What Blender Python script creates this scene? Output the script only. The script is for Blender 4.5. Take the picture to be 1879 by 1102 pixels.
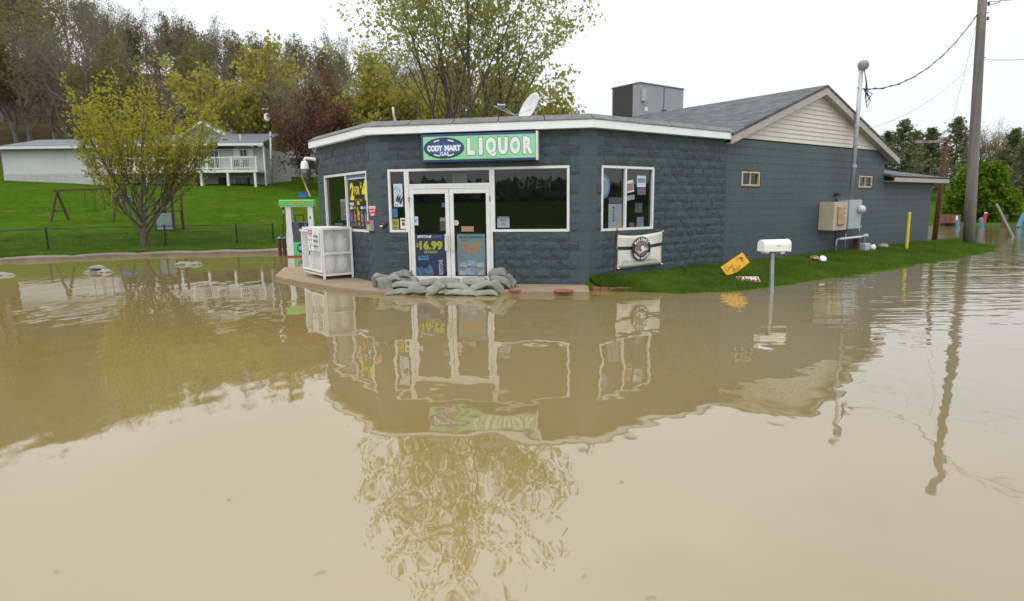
import bpy, math, random
import numpy as np
from mathutils import Matrix, Vector

# ------------------------------------------------------------------ camera
for o in list(bpy.data.objects):
    bpy.data.objects.remove(o)
SC = bpy.context.scene
COL = SC.collection
IW, IH, FPX, HC = 1879, 1102, 1130.0, 1.84
PITCH, ROLL = math.atan((551 - 375) / FPX), 0.012
_f = Vector((0, math.cos(PITCH), -math.sin(PITCH)))
_r0 = Vector((1, 0, 0)); _u0 = _r0.cross(_f)
_r = _r0 * math.cos(ROLL) - _u0 * math.sin(ROLL)
_u = _r0 * math.sin(ROLL) + _u0 * math.cos(ROLL)
CAMP = Vector((0, 0, HC))
cam = bpy.data.cameras.new('camera'); camo = bpy.data.objects.new('camera', cam); COL.objects.link(camo)
m = Matrix.Identity(4)
for i, v in enumerate((_r, _u, -_f)):
    for j in range(3): m[j][i] = v[j]
m.translation = CAMP
camo.matrix_world = m
cam.sensor_width = 36; cam.lens = FPX / IW * 36; cam.clip_end = 3000; cam.clip_start = .05
cam.dof.use_dof = True; cam.dof.focus_distance = 14.0; cam.dof.aperture_fstop = 0.9
SC.camera = camo

# ------------------------------------------------------------------ sky, sun, exposure
SUN_EL, SUN_ROT = 58, 200
wd = bpy.data.worlds.new('World'); SC.world = wd; wd.use_nodes = True
nt = wd.node_tree; N = nt.nodes; L = nt.links
bg = N['Background']
sky = N.new('ShaderNodeTexSky'); sky.sky_type = 'NISHITA'; sky.sun_disc = False
sky.sun_elevation = math.radians(SUN_EL); sky.sun_rotation = math.radians(SUN_ROT)
tc = N.new('ShaderNodeTexCoord'); sx = N.new('ShaderNodeSeparateXYZ'); L.new(tc.outputs['Generated'], sx.inputs[0])
# an even overcast deck: brighter towards the zenith, as overcast skies are
el = N.new('ShaderNodeMapRange'); el.inputs[1].default_value = 0; el.inputs[2].default_value = 1
el.inputs[3].default_value = 8.3; el.inputs[4].default_value = 24.0
L.new(sx.outputs[2], el.inputs[0])
mp = N.new('ShaderNodeMapping'); mp.inputs['Scale'].default_value = (1.3, 1.3, 3.4)
L.new(tc.outputs['Generated'], mp.inputs[0])
nz = N.new('ShaderNodeTexNoise'); nz.inputs['Scale'].default_value = 1.6; nz.inputs['Detail'].default_value = 4
L.new(mp.outputs[0], nz.inputs['Vector'])
cl = N.new('ShaderNodeMapRange'); cl.inputs[1].default_value = .3; cl.inputs[2].default_value = .7
cl.inputs[3].default_value = .90; cl.inputs[4].default_value = 1.10
L.new(nz.outputs[0], cl.inputs[0])
ml = N.new('ShaderNodeMath'); ml.operation = 'MULTIPLY'; L.new(el.outputs[0], ml.inputs[0]); L.new(cl.outputs[0], ml.inputs[1])
cc = N.new('ShaderNodeVectorMath'); cc.operation = 'SCALE'; cc.inputs[0].default_value = (.965, 1.0, 1.03)
L.new(ml.outputs[0], cc.inputs['Scale'])
mx = N.new('ShaderNodeMix'); mx.data_type = 'RGBA'; mx.inputs[0].default_value = .95
L.new(sky.outputs[0], mx.inputs[6]); L.new(cc.outputs[0], mx.inputs[7])
L.new(mx.outputs[2], bg.inputs[0]); bg.inputs[1].default_value = .1
sl = bpy.data.lights.new('sun', 'SUN'); sl.energy = .7; sl.angle = math.radians(40); sl.color = (1, .97, .92)
so = bpy.data.objects.new('sun', sl); COL.objects.link(so)
_a = math.radians(SUN_ROT); _e = math.radians(SUN_EL)
sd = Vector((math.sin(_a) * math.cos(_e), math.cos(_a) * math.cos(_e), math.sin(_e)))
so.rotation_euler = sd.to_track_quat('Z', 'Y').to_euler()
SC.view_settings.view_transform = 'Standard'; SC.view_settings.look = 'None'
SC.view_settings.exposure = 0.0; SC.view_settings.gamma = 1.0
SC.render.engine = 'CYCLES'

random.seed(7)
rng = np.random.default_rng(11)

# ------------------------------------------------------------------ helpers
def ray(x, y):
    return _f + _r * ((x - IW / 2) / FPX) + _u * ((IH / 2 - y) / FPX)
def at(x, y, Y):                     # the point at distance Y ahead that a picture position looks at
    d = ray(x, y); return CAMP + d * (Y / d.y)
def onz(x, y, z=0.0):
    d = ray(x, y); return CAMP + d * ((z - HC) / d.z)
def onp(x, y, p, n):
    d = ray(x, y); return CAMP + d * ((Vector(p) - CAMP).dot(n) / d.dot(n))
def frame(o, X, Z=(0, 0, 1)):
    X = Vector(X).normalized(); Z = Vector(Z).normalized(); Y = Z.cross(X).normalized(); Z = X.cross(Y)
    M = Matrix.Identity(4)
    for i, v in enumerate((X, Y, Z)):
        for j in range(3): M[j][i] = v[j]
    M.translation = Vector(o)
    return M
WM = {}                               # world matrices of what is linked so far
def tag(o, label=None, cat=None, group=None, kind=None):
    if label: o['label'] = label
    if cat: o['category'] = cat
    if group: o['group'] = group
    if kind: o['kind'] = kind
    return o
def link(o, M, parent=None):
    COL.objects.link(o)
    if parent is not None:
        o.parent = parent; o.matrix_local = WM[parent.name].inverted() @ M
    else:
        o.matrix_world = M
    WM[o.name] = M
    return o
def thing(name, label, cat, loc=(0, 0, 0), rz=0, group=None, M=None):
    o = bpy.data.objects.new(name, None); o.empty_display_size = .1
    if M is None: M = Matrix.Translation(Vector(loc)) @ Matrix.Rotation(rz, 4, 'Z')
    link(o, M)
    return tag(o, label, cat, group)
def mkmesh(name, v, f, mat, smooth=False):
    me = bpy.data.meshes.new(name)
    me.from_pydata([tuple(p) for p in v], [], f)
    if mat is not None: me.materials.append(mat)
    if smooth: me.polygons.foreach_set('use_smooth', [True] * len(me.polygons))
    me.update()
    return me
def npmesh(name, v, f, mat, smooth=False):    # v (n,3), f (m,k) arrays, fast
    me = bpy.data.meshes.new(name); v = np.asarray(v, np.float32); f = np.asarray(f, np.int32)
    k = f.shape[1]
    me.vertices.add(len(v)); me.vertices.foreach_set('co', v.ravel())
    me.loops.add(f.size); me.loops.foreach_set('vertex_index', f.ravel())
    me.polygons.add(len(f)); me.polygons.foreach_set('loop_start', np.arange(0, f.size, k, dtype=np.int32))
    if smooth: me.polygons.foreach_set('use_smooth', np.ones(len(f), bool))
    me.materials.append(mat); me.update(calc_edges=True)
    return me

class MB:
    """Collects shapes; build() links them as one mesh."""
    def __init__(s, M=None):
        s.v = []; s.f = []; s.M = M if M is not None else Matrix.Identity(4)
    def add(s, v, f):
        b = len(s.v); s.v += [s.M @ Vector(p) for p in v]; s.f += [tuple(b + i for i in q) for q in f]
        return s
    def box(s, x0, x1, y0, y1, z0, z1):
        v = [(x, y, z) for x in (x0, x1) for y in (y0, y1) for z in (z0, z1)]
        return s.add(v, [(0, 1, 3, 2), (4, 6, 7, 5), (0, 4, 5, 1), (2, 3, 7, 6), (0, 2, 6, 4), (1, 5, 7, 3)])
    def prism(s, poly, y0, y1):          # polygon in x-z, extruded along y
        n = len(poly)
        v = [(x, y0, z) for x, z in poly] + [(x, y1, z) for x, z in poly]
        f = [tuple(range(n)), tuple(range(2 * n - 1, n - 1, -1))]
        f += [(i, i + n, (i + 1) % n + n, (i + 1) % n) for i in range(n)]
        return s.add(v, f)
    def slab(s, poly, z0, z1):           # polygon in x-y, extruded along z
        n = len(poly)
        v = [(x, y, z0) for x, y in poly] + [(x, y, z1) for x, y in poly]
        f = [tuple(range(n - 1, -1, -1)), tuple(range(n, 2 * n))]
        f += [(i, (i + 1) % n, (i + 1) % n + n, i + n) for i in range(n)]
        return s.add(v, f)
    def hull(s, a, b):                   # two matching rings of points
        n = len(a); f = [tuple(range(n)), tuple(range(2 * n - 1, n - 1, -1))]
        f += [(i, i + n, (i + 1) % n + n, (i + 1) % n) for i in range(n)]
        return s.add(list(a) + list(b), f)
    def tube(s, pts, rad, n=8, cap=True):
        pts = [Vector(p) for p in pts]; k = len(pts)
        if not hasattr(rad, '__len__'): rad = [rad] * k
        v = []; f = []; up = None
        for i, p in enumerate(pts):
            d = (pts[min(i + 1, k - 1)] - pts[max(i - 1, 0)]).normalized()
            if up is None: up = d.orthogonal().normalized()
            up = (up - d * up.dot(d)).normalized(); w = d.cross(up)
            for j in range(n):
                a = 2 * math.pi * j / n
                v.append(p + (up * math.cos(a) + w * math.sin(a)) * rad[i])
        for i in range(k - 1):
            for j in range(n):
                f.append((i * n + j, i * n + (j + 1) % n, (i + 1) * n + (j + 1) % n, (i + 1) * n + j))
        if cap: f += [tuple(range(n - 1, -1, -1)), tuple((k - 1) * n + j for j in range(n))]
        return s.add(v, f)
    def lathe(s, prof, n=16, c=(0, 0, 0)):    # profile of (r, z)
        v = []; f = []; k = len(prof)
        for r, z in prof:
            for j in range(n):
                a = 2 * math.pi * j / n; v.append((c[0] + r * math.cos(a), c[1] + r * math.sin(a), c[2] + z))
        for i in range(k - 1):
            for j in range(n):
                f.append((i * n + j, i * n + (j + 1) % n, (i + 1) * n + (j + 1) % n, (i + 1) * n + j))
        f += [tuple(range(n - 1, -1, -1)), tuple((k - 1) * n + j for j in range(n))]
        return s.add(v, f)
    def disc(s, cx, cz, rx, rz, y, n=28, y1=None):   # ellipse in x-z
        poly = [(cx + rx * math.cos(2 * math.pi * i / n), cz + rz * math.sin(2 * math.pi * i / n)) for i in range(n)]
        return s.prism(poly, y, y1 if y1 is not None else y + .002)
    def build(s, name, mat, parent=None, label=None, cat=None, group=None, kind=None, smooth=False, bevel=0, origin=None):
        if parent is not None: M = WM[parent.name]
        elif origin is not None: M = Matrix.Translation(Vector(origin))
        else:
            xs = [p.x for p in s.v]; ys = [p.y for p in s.v]; zs = [p.z for p in s.v]
            M = Matrix.Translation(Vector(((min(xs) + max(xs)) / 2, (min(ys) + max(ys)) / 2, min(zs))))
        Mi = M.inverted()
        me = mkmesh(name, [Mi @ p for p in s.v], s.f, mat, smooth)
        o = bpy.data.objects.new(name, me); link(o, M, parent)
        if bevel:
            b = o.modifiers.new('bevel', 'BEVEL'); b.width = bevel; b.segments = 2; b.limit_method = 'ANGLE'
        return tag(o, label, cat, group, kind)
def copy_tree(o, M, parent=None):
    c = o.copy(); kids = [k for k in o.children]
    link(c, M, parent)
    for k in kids: copy_tree(k, M @ (WM[o.name].inverted() @ WM[k.name]), c)
    return c

def txt(body, M, cx, cz, w, h, mat, parent, y=-.002, off=0.0, name='lettering', spacing=1.0, shear=0.0, label=None):
    cu = bpy.data.curves.new('t', 'FONT'); cu.body = body; cu.align_x = 'CENTER'; cu.offset = off
    cu.space_character = spacing; cu.shear = shear; cu.resolution_u = 3
    to = bpy.data.objects.new('t', cu); COL.objects.link(to)
    dg = bpy.context.evaluated_depsgraph_get()
    me0 = bpy.data.meshes.new_from_object(to.evaluated_get(dg))
    co = np.array([v.co[:] for v in me0.vertices]); f = [tuple(p.vertices) for p in me0.polygons]
    lo = co.min(0); hi = co.max(0); sp = np.maximum(hi - lo, 1e-6)
    x = (co[:, 0] - lo[0]) / sp[0] * w + cx - w / 2; z = (co[:, 1] - lo[1]) / sp[1] * h + cz - h / 2
    mb = MB(M); mb.add([(a, y, b) for a, b in zip(x, z)], f)
    bpy.data.objects.remove(to); bpy.data.curves.remove(cu); bpy.data.meshes.remove(me0)
    return mb.build(name, mat, parent, label=label)

# ------------------------------------------------------------------ materials
MATS = {}
def pm(name, col, rough=.6, col2=None, vs=3.0, amount=1.0, bump=0.0, bs=40.0, metal=0.0, spec=.5, stretch=(1, 1, 1),
       dirt=None, ds=2.0, dlo=.55, dhi=.75, coords='pos', orand=0.0):
    if name in MATS: return MATS[name]
    mt = bpy.data.materials.new(name); mt.use_nodes = True; nt = mt.node_tree; N = nt.nodes; L = nt.links
    b = N['Principled BSDF']; b.inputs['Roughness'].default_value = rough; b.inputs['Metallic'].default_value = metal
    b.inputs['Specular IOR Level'].default_value = spec
    if coords == 'pos': g = N.new('ShaderNodeNewGeometry'); vec = g.outputs['Position']
    else: g = N.new('ShaderNodeTexCoord'); vec = g.outputs['Object']
    mpn = N.new('ShaderNodeMapping'); mpn.inputs['Scale'].default_value = stretch; L.new(vec, mpn.inputs[0]); vec = mpn.outputs[0]
    if col2 is None: col2 = tuple(c * .8 for c in col)
    n = N.new('ShaderNodeTexNoise'); n.inputs['Scale'].default_value = vs; n.inputs['Detail'].default_value = 6
    n.inputs['Roughness'].default_value = .65; L.new(vec, n.inputs['Vector'])
    mr = N.new('ShaderNodeMapRange'); mr.inputs[1].default_value = .35; mr.inputs[2].default_value = .65; mr.inputs[4].default_value = amount
    L.new(n.outputs[0], mr.inputs[0])
    mx = N.new('ShaderNodeMix'); mx.data_type = 'RGBA'; L.new(mr.outputs[0], mx.inputs[0])
    mx.inputs[6].default_value = (*col, 1); mx.inputs[7].default_value = (*col2, 1); out = mx.outputs[2]
    if dirt:
        n2 = N.new('ShaderNodeTexNoise'); n2.inputs['Scale'].default_value = ds; n2.inputs['Detail'].default_value = 8; n2.inputs['Roughness'].default_value = .7
        L.new(vec, n2.inputs['Vector'])
        m2 = N.new('ShaderNodeMapRange'); m2.inputs[1].default_value = dlo; m2.inputs[2].default_value = dhi; L.new(n2.outputs[0], m2.inputs[0])
        x2 = N.new('ShaderNodeMix'); x2.data_type = 'RGBA'; L.new(m2.outputs[0], x2.inputs[0]); L.new(out, x2.inputs[6])
        x2.inputs[7].default_value = (*dirt, 1); out = x2.outputs[2]
    if orand:
        oi = N.new('ShaderNodeObjectInfo'); hr = N.new('ShaderNodeMapRange'); L.new(oi.outputs['Random'], hr.inputs[0])
        hr.inputs[3].default_value = 1 - orand; hr.inputs[4].default_value = 1 + orand
        hv = N.new('ShaderNodeHueSaturation'); L.new(hr.outputs[0], hv.inputs['Value']); L.new(out, hv.inputs['Color']); out = hv.outputs[0]
    L.new(out, b.inputs['Base Color'])
    if bump:
        n3 = N.new('ShaderNodeTexNoise'); n3.inputs['Scale'].default_value = bs; n3.inputs['Detail'].default_value = 5
        L.new(vec, n3.inputs['Vector'])
        bp = N.new('ShaderNodeBump'); bp.inputs['Strength'].default_value = min(1, bump); bp.inputs['Distance'].default_value = .02
        L.new(n3.outputs[0], bp.inputs['Height']); L.new(bp.outputs[0], b.inputs['Normal'])
    MATS[name] = mt
    return mt
def leafmat(name, c1, c2, vs=.8, trans=.35):
    if name in MATS: return MATS[name]
    mt = pm(name, c1, .7, c2, vs=vs, spec=.06, orand=.12); nt = mt.node_tree; N = nt.nodes; L = nt.links
    b = N['Principled BSDF']; tr = N.new('ShaderNodeBsdfTranslucent'); ms = N.new('ShaderNodeMixShader'); ms.inputs[0].default_value = trans
    src = b.inputs['Base Color'].links[0].from_socket; L.new(src, tr.inputs[0])
    L.new(b.outputs[0], ms.inputs[1]); L.new(tr.outputs[0], ms.inputs[2]); L.new(ms.outputs[0], N['Material Output'].inputs[0])
    return mt
def screenmat(name, col, cover):          # woven or perforated sheet: part cover, part holes
    mt = bpy.data.materials.new(name); mt.use_nodes = True; nt = mt.node_tree; N = nt.nodes; L = nt.links
    b = N['Principled BSDF']; b.inputs['Base Color'].default_value = (*col, 1); b.inputs['Roughness'].default_value = .5
    t = N.new('ShaderNodeBsdfTransparent'); ms = N.new('ShaderNodeMixShader'); ms.inputs[0].default_value = cover
    L.new(t.outputs[0], ms.inputs[1]); L.new(b.outputs[0], ms.inputs[2]); L.new(ms.outputs[0], N['Material Output'].inputs[0])
    return mt
def glassmat(name, col, rough=.015, ior=1.5):
    mt = bpy.data.materials.new(name); mt.use_nodes = True; b = mt.node_tree.nodes['Principled BSDF']
    b.inputs['Base Color'].default_value = (*col, 1); b.inputs['Roughness'].default_value = rough; b.inputs['IOR'].default_value = ior
    return mt

M_split = pm('split_face_paint', (.046, .070, .079), .62, (.036, .056, .064), vs=2.2, bump=1, bs=55, orand=.13, dirt=(.07, .09, .093), ds=5, dlo=.6, dhi=.85)
M_smooth = pm('smooth_block_paint', (.051, .080, .093), .5, (.043, .070, .082), vs=3, bump=.25, bs=60, orand=.07)
M_gable = pm('side_wall_paint', (.057, .082, .094), .55, (.047, .069, .080), vs=1.1, bump=.3, bs=50, stretch=(1, 1, .4), dirt=(.085, .112, .122), ds=1.1, dlo=.48, dhi=.8)
M_mortar = pm('mortar_paint', (.042, .058, .065), .7, bump=.4)
M_white = pm('white_paint', (.74, .75, .74), .45, (.66, .67, .66), vs=4, dirt=(.42, .38, .32), ds=9, dlo=.68, dhi=.82)
M_alum = pm('white_frame', (.74, .74, .72), .35, (.66, .66, .64), vs=6, dirt=(.4, .36, .3), ds=14, dlo=.7, dhi=.85)
M_fascia = pm('fascia_white', (.82, .84, .85), .5, (.76, .78, .79), vs=2, dirt=(.55, .53, .48), ds=5, dlo=.68, dhi=.85)
M_shing = pm('shingle_strip', (.19, .18, .175), .9, (.12, .115, .115), vs=5, bump=.8, bs=60)
M_glass = glassmat('dark_glass', (.004, .005, .006), .015, 1.75)
M_glass2 = glassmat('window_glass', (.02, .024, .024))
M_mirror = glassmat('house_glass', (.03, .04, .05), .05)
M_siding = pm('beige_siding', (.62, .57, .50), .55, (.57, .52, .46), vs=2, bump=.1)
M_beige = pm('beige_trim', (.42, .37, .32), .6, (.35, .31, .27), vs=5)
M_black = pm('black_plastic', (.015, .015, .016), .45)
M_dark = pm('dark_grey_metal', (.06, .062, .065), .5, (.04, .042, .045), vs=8)
M_galv = pm('galvanised', (.42, .44, .46), .42, (.33, .35, .37), vs=9, metal=.5)
M_acgrey = pm('ac_grey', (.31, .31, .325), .5, (.27, .27, .285), vs=2)
M_coil = pm('ac_coil', (.05, .047, .043), .7, (.035, .033, .03), vs=30, bump=.5, bs=120)
M_rust = pm('rusty_steel', (.12, .045, .022), .85, (.07, .03, .018), vs=9, bump=.4, dirt=(.25, .1, .04), ds=12)
M_conc = pm('concrete_walk', (.31, .225, .145), .85, (.24, .175, .112), vs=1.2, bump=.5, bs=30, dirt=(.27, .17, .105), ds=2.5, dlo=.5, dhi=.75)
M_bag = pm('sandbag_cloth', (.25, .255, .205), .85, (.185, .19, .15), vs=5, bump=.55, bs=70, orand=.13, dirt=(.17, .15, .11), ds=4, dlo=.58, dhi=.8)
M_wood = pm('weathered_pole_wood', (.22, .19, .17), .85, (.13, .112, .1), vs=6, stretch=(1, 1, .08), bump=.7, bs=30)
M_brownwood = pm('brown_wood', (.10, .05, .032), .8, (.065, .034, .022), vs=5, stretch=(1, 1, .3))
M_redpost = pm('dark_red_post', (.09, .028, .018), .6, (.06, .022, .016), vs=6)
M_yellow = pm('yellow_paint', (.72, .56, .03), .5, (.62, .46, .02), vs=5)
M_orange = pm('orange_sign_paint', (.78, .40, .012), .45, (.70, .34, .01), vs=4)
M_red = pm('red_print', (.50, .03, .03), .5, (.44, .025, .025))
M_print_w = pm('white_print', (.78, .79, .78), .5, (.74, .75, .74))
M_print_k = pm('black_print', (.012, .012, .013), .5)
M_print_g = pm('grey_print', (.22, .24, .23), .5)
M_green_face = pm('sign_green', (.22, .60, .27), .35, (.27, .64, .36), vs=1.2)
M_navy = pm('sign_navy', (.025, .06, .19), .4, (.02, .045, .14), vs=6, dirt=(.5, .55, .62), ds=16, dlo=.68, dhi=.75)
M_oval = pm('oval_navy', (.022, .05, .15), .4, (.04, .085, .23), vs=4)
M_ovalhi = pm('oval_blue', (.05, .17, .42), .4)
M_pumpgreen = pm('pump_green', (.09, .52, .11), .4, (.1, .56, .14))
M_bark = pm('bark_brown', (.14, .115, .085), .9, (.06, .05, .04), vs=6, bump=.8, bs=20)
M_barkg = pm('bark_grey', (.20, .175, .145), .9, (.12, .105, .088), vs=4)
M_barkd = pm('bark_dark', (.085, .068, .05), .9, (.03, .025, .02), vs=4)
M_twig = pm('twig_brown', (.20, .165, .13), .9, (.14, .115, .09), vs=1)

# ------------------------------------------------------------------ ground
KX = np.array([-400, -60, -30, -18.65, -14.78, -9.75, -5.5, -4.0, -3.0, 16.0, 17.5, 30, 400])
KY = np.array([-100, 3.0, 16.9, 22.43, 24.27, 25.15, 25.9, 24.0, 18.5, 26.0, 43.0, 45.0, 60.0])
C0 = np.array([1.70, 13.38]); RD = np.array([math.cos(math.radians(36.3)), math.sin(math.radians(36.3))]); LD = np.array([-RD[1], RD[0]])
def sstep(a, b, x):
    t = np.clip((x - a) / (b - a), 0, 1); return t * t * (3 - 2 * t)
def gnoise(x, y):
    return .5 * np.sin(x * .31 + 1.3 * np.sin(y * .17)) * np.sin(y * .27 + .7) + .3 * np.sin(x * .83 + y * .4) * np.sin(y * .71 - x * .2)
def strip_w(s):
    return np.interp(s, [-.6, 0, .8, 2.2, 8, 17.4, 19.5, 20.6, 21.6], [-.5, .62, 1.9, 2.8, 3.0, 2.75, 2.1, 1.0, -.6])
def ground_z(x, y):
    x = np.asarray(x, float); y = np.asarray(y, float)
    t = y - np.interp(x, KX, KY)
    left = np.where(t < 0, np.maximum(t * .5, -.6), .10 + .02 * np.clip(t, 0, 4) + .104 * np.clip(t - 4, 0, 1e3))
    left = np.minimum(left, np.where(x > 16, .08 + .10 * np.clip(t, 0, 30) + np.where(t < 0, np.maximum(t, -.6), 0), 50))
    left = np.where((x > -4) & (x <= 16), np.minimum(left, np.where(t < 0, left, .1 + .05 * np.clip(t, 0, 400))), left)
    hillh = np.interp(x, [-300, -120, -60, -30, 0, 25, 60, 120], [26, 24, 17, 12, 7, 4, 2, 3])
    base_y = np.interp(x, [-120, -60, -20, 20, 60], [58, 62, 68, 75, 80])
    hill = hillh * sstep(0, 62, y - base_y)
    z = left + np.where(t > 0, hill, 0)
    z = np.where(y - base_y > 0, np.minimum(z, 9 + hill), z)
    # strip of lawn beside the store's long wall
    px, py = x - C0[0], y - C0[1]; s = px * RD[0] + py * RD[1]; w = -(px * LD[0] + py * LD[1])
    ww = strip_w(s)
    st = np.where(w < 0, np.where((s > -.2) & (s < 19.2) & (w > -14), .24, -.6), .23 - .27 * np.clip(w, 0, 50) / np.maximum(ww, .05) * np.where(w > ww, 1.6, 1))
    st = np.where((s > -.5) & (s < 21.4) & (ww > .05), st, -.6)
    z = np.maximum(z, np.maximum(st, -.6))
    # land on the far side of the flooded road, behind the camera and to the right
    back = np.maximum(-(y + 26), (x - 85) * .6)
    z = np.maximum(z, np.clip(back * .5, -.6, .3) + 2.5 * sstep(10, 120, back))
    z = z + np.where(z > .45, .10 * gnoise(x, y), 0) + np.where(z > 3, .4 * gnoise(x * .3, y * .3), 0)
    return z
def gz(x, y): return float(ground_z(x, y))
def axis(lo, hi, c0, c1, fine, coarse):
    a = [c0]; st = fine
    while a[-1] < hi:
        if a[-1] > c1: st = min(st * 1.12, coarse)
        a.append(a[-1] + st)
    b = [c0]; st = fine
    while b[-1] > lo:
        st = min(st * 1.12, coarse); b.append(b[-1] - st)
    return np.array(b[:0:-1] + a)
gx = axis(-420, 420, -24, 22, .42, 14); gy = axis(-300, 520, 11, 46, .42, 14)
X, Y = np.meshgrid(gx, gy); Z = ground_z(X, Y)
nx, ny = len(gx), len(gy)
V = np.stack([X.ravel(), Y.ravel(), Z.ravel()], 1)
ii = (np.arange(ny - 1)[:, None] * nx + np.arange(nx - 1)[None, :]).ravel()
Fq = np.stack([ii, ii + 1, ii + nx + 1, ii + nx], 1)
def ground_material():
    mt = bpy.data.materials.new('lawn_and_leaf_litter'); mt.use_nodes = True; nt = mt.node_tree; N = nt.nodes; L = nt.links
    b = N['Principled BSDF']; b.inputs['Roughness'].default_value = .95; b.inputs['Specular IOR Level'].default_value = 0
    g = N.new('ShaderNodeNewGeometry')
    def noise(sc, det=6):
        n = N.new('ShaderNodeTexNoise'); n.inputs['Scale'].default_value = sc; n.inputs['Detail'].default_value = det
        L.new(g.outputs['Position'], n.inputs['Vector']); return n.outputs[0]
    def ramp(src, lo, hi):
        r = N.new('ShaderNodeMapRange'); r.inputs[1].default_value = lo; r.inputs[2].default_value = hi; L.new(src, r.inputs[0]); return r.outputs[0]
    def mix(f, a, c):
        x = N.new('ShaderNodeMix'); x.data_type = 'RGBA'; L.new(f, x.inputs[0])
        for k, q in ((6, a), (7, c)):
            if isinstance(q, tuple): x.inputs[k].default_value = (*q, 1)
            else: L.new(q, x.inputs[k])
        return x.outputs[2]
    lawn = mix(ramp(noise(.35), .35, .65), (.046, .094, .007), (.033, .072, .005))
    lawn = mix(ramp(noise(2.6, 9), .45, .72), lawn, (.058, .105, .010))
    lawn = mix(ramp(noise(14, 4), .6, .75), lawn, (.052, .075, .012))
    lawn = mix(ramp(noise(.9, 7), .55, .7), lawn, (.075, .112, .012))
    lit = mix(ramp(noise(.5), .3, .7), (.105, .075, .045), (.06, .055, .025))
    # leaf litter takes over on the wooded slope, which begins where the hill steepens
    sp = N.new('ShaderNodeSeparateXYZ'); L.new(g.outputs['Position'], sp.inputs[0])
    ad = N.new('ShaderNodeMath'); ad.operation = 'MULTIPLY_ADD'; L.new(noise(.12), ad.inputs[0]); ad.inputs[1].default_value = 4; L.new(sp.outputs[2], ad.inputs[2])
    c = mix(ramp(ad.outputs[0], 7.3, 9.3), lawn, lit)
    L.new(c, b.inputs['Base Color'])
    bp = N.new('ShaderNodeBump'); bp.inputs['Strength'].default_value = .9; bp.inputs['Distance'].default_value = .08; L.new(noise(9, 8), bp.inputs['Height']); L.new(bp.outputs[0], b.inputs['Normal'])
    return mt
go = bpy.data.objects.new('ground', npmesh('ground', V, Fq, ground_material(), True)); link(go, Matrix.Identity(4)); tag(go, kind='structure')

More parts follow.
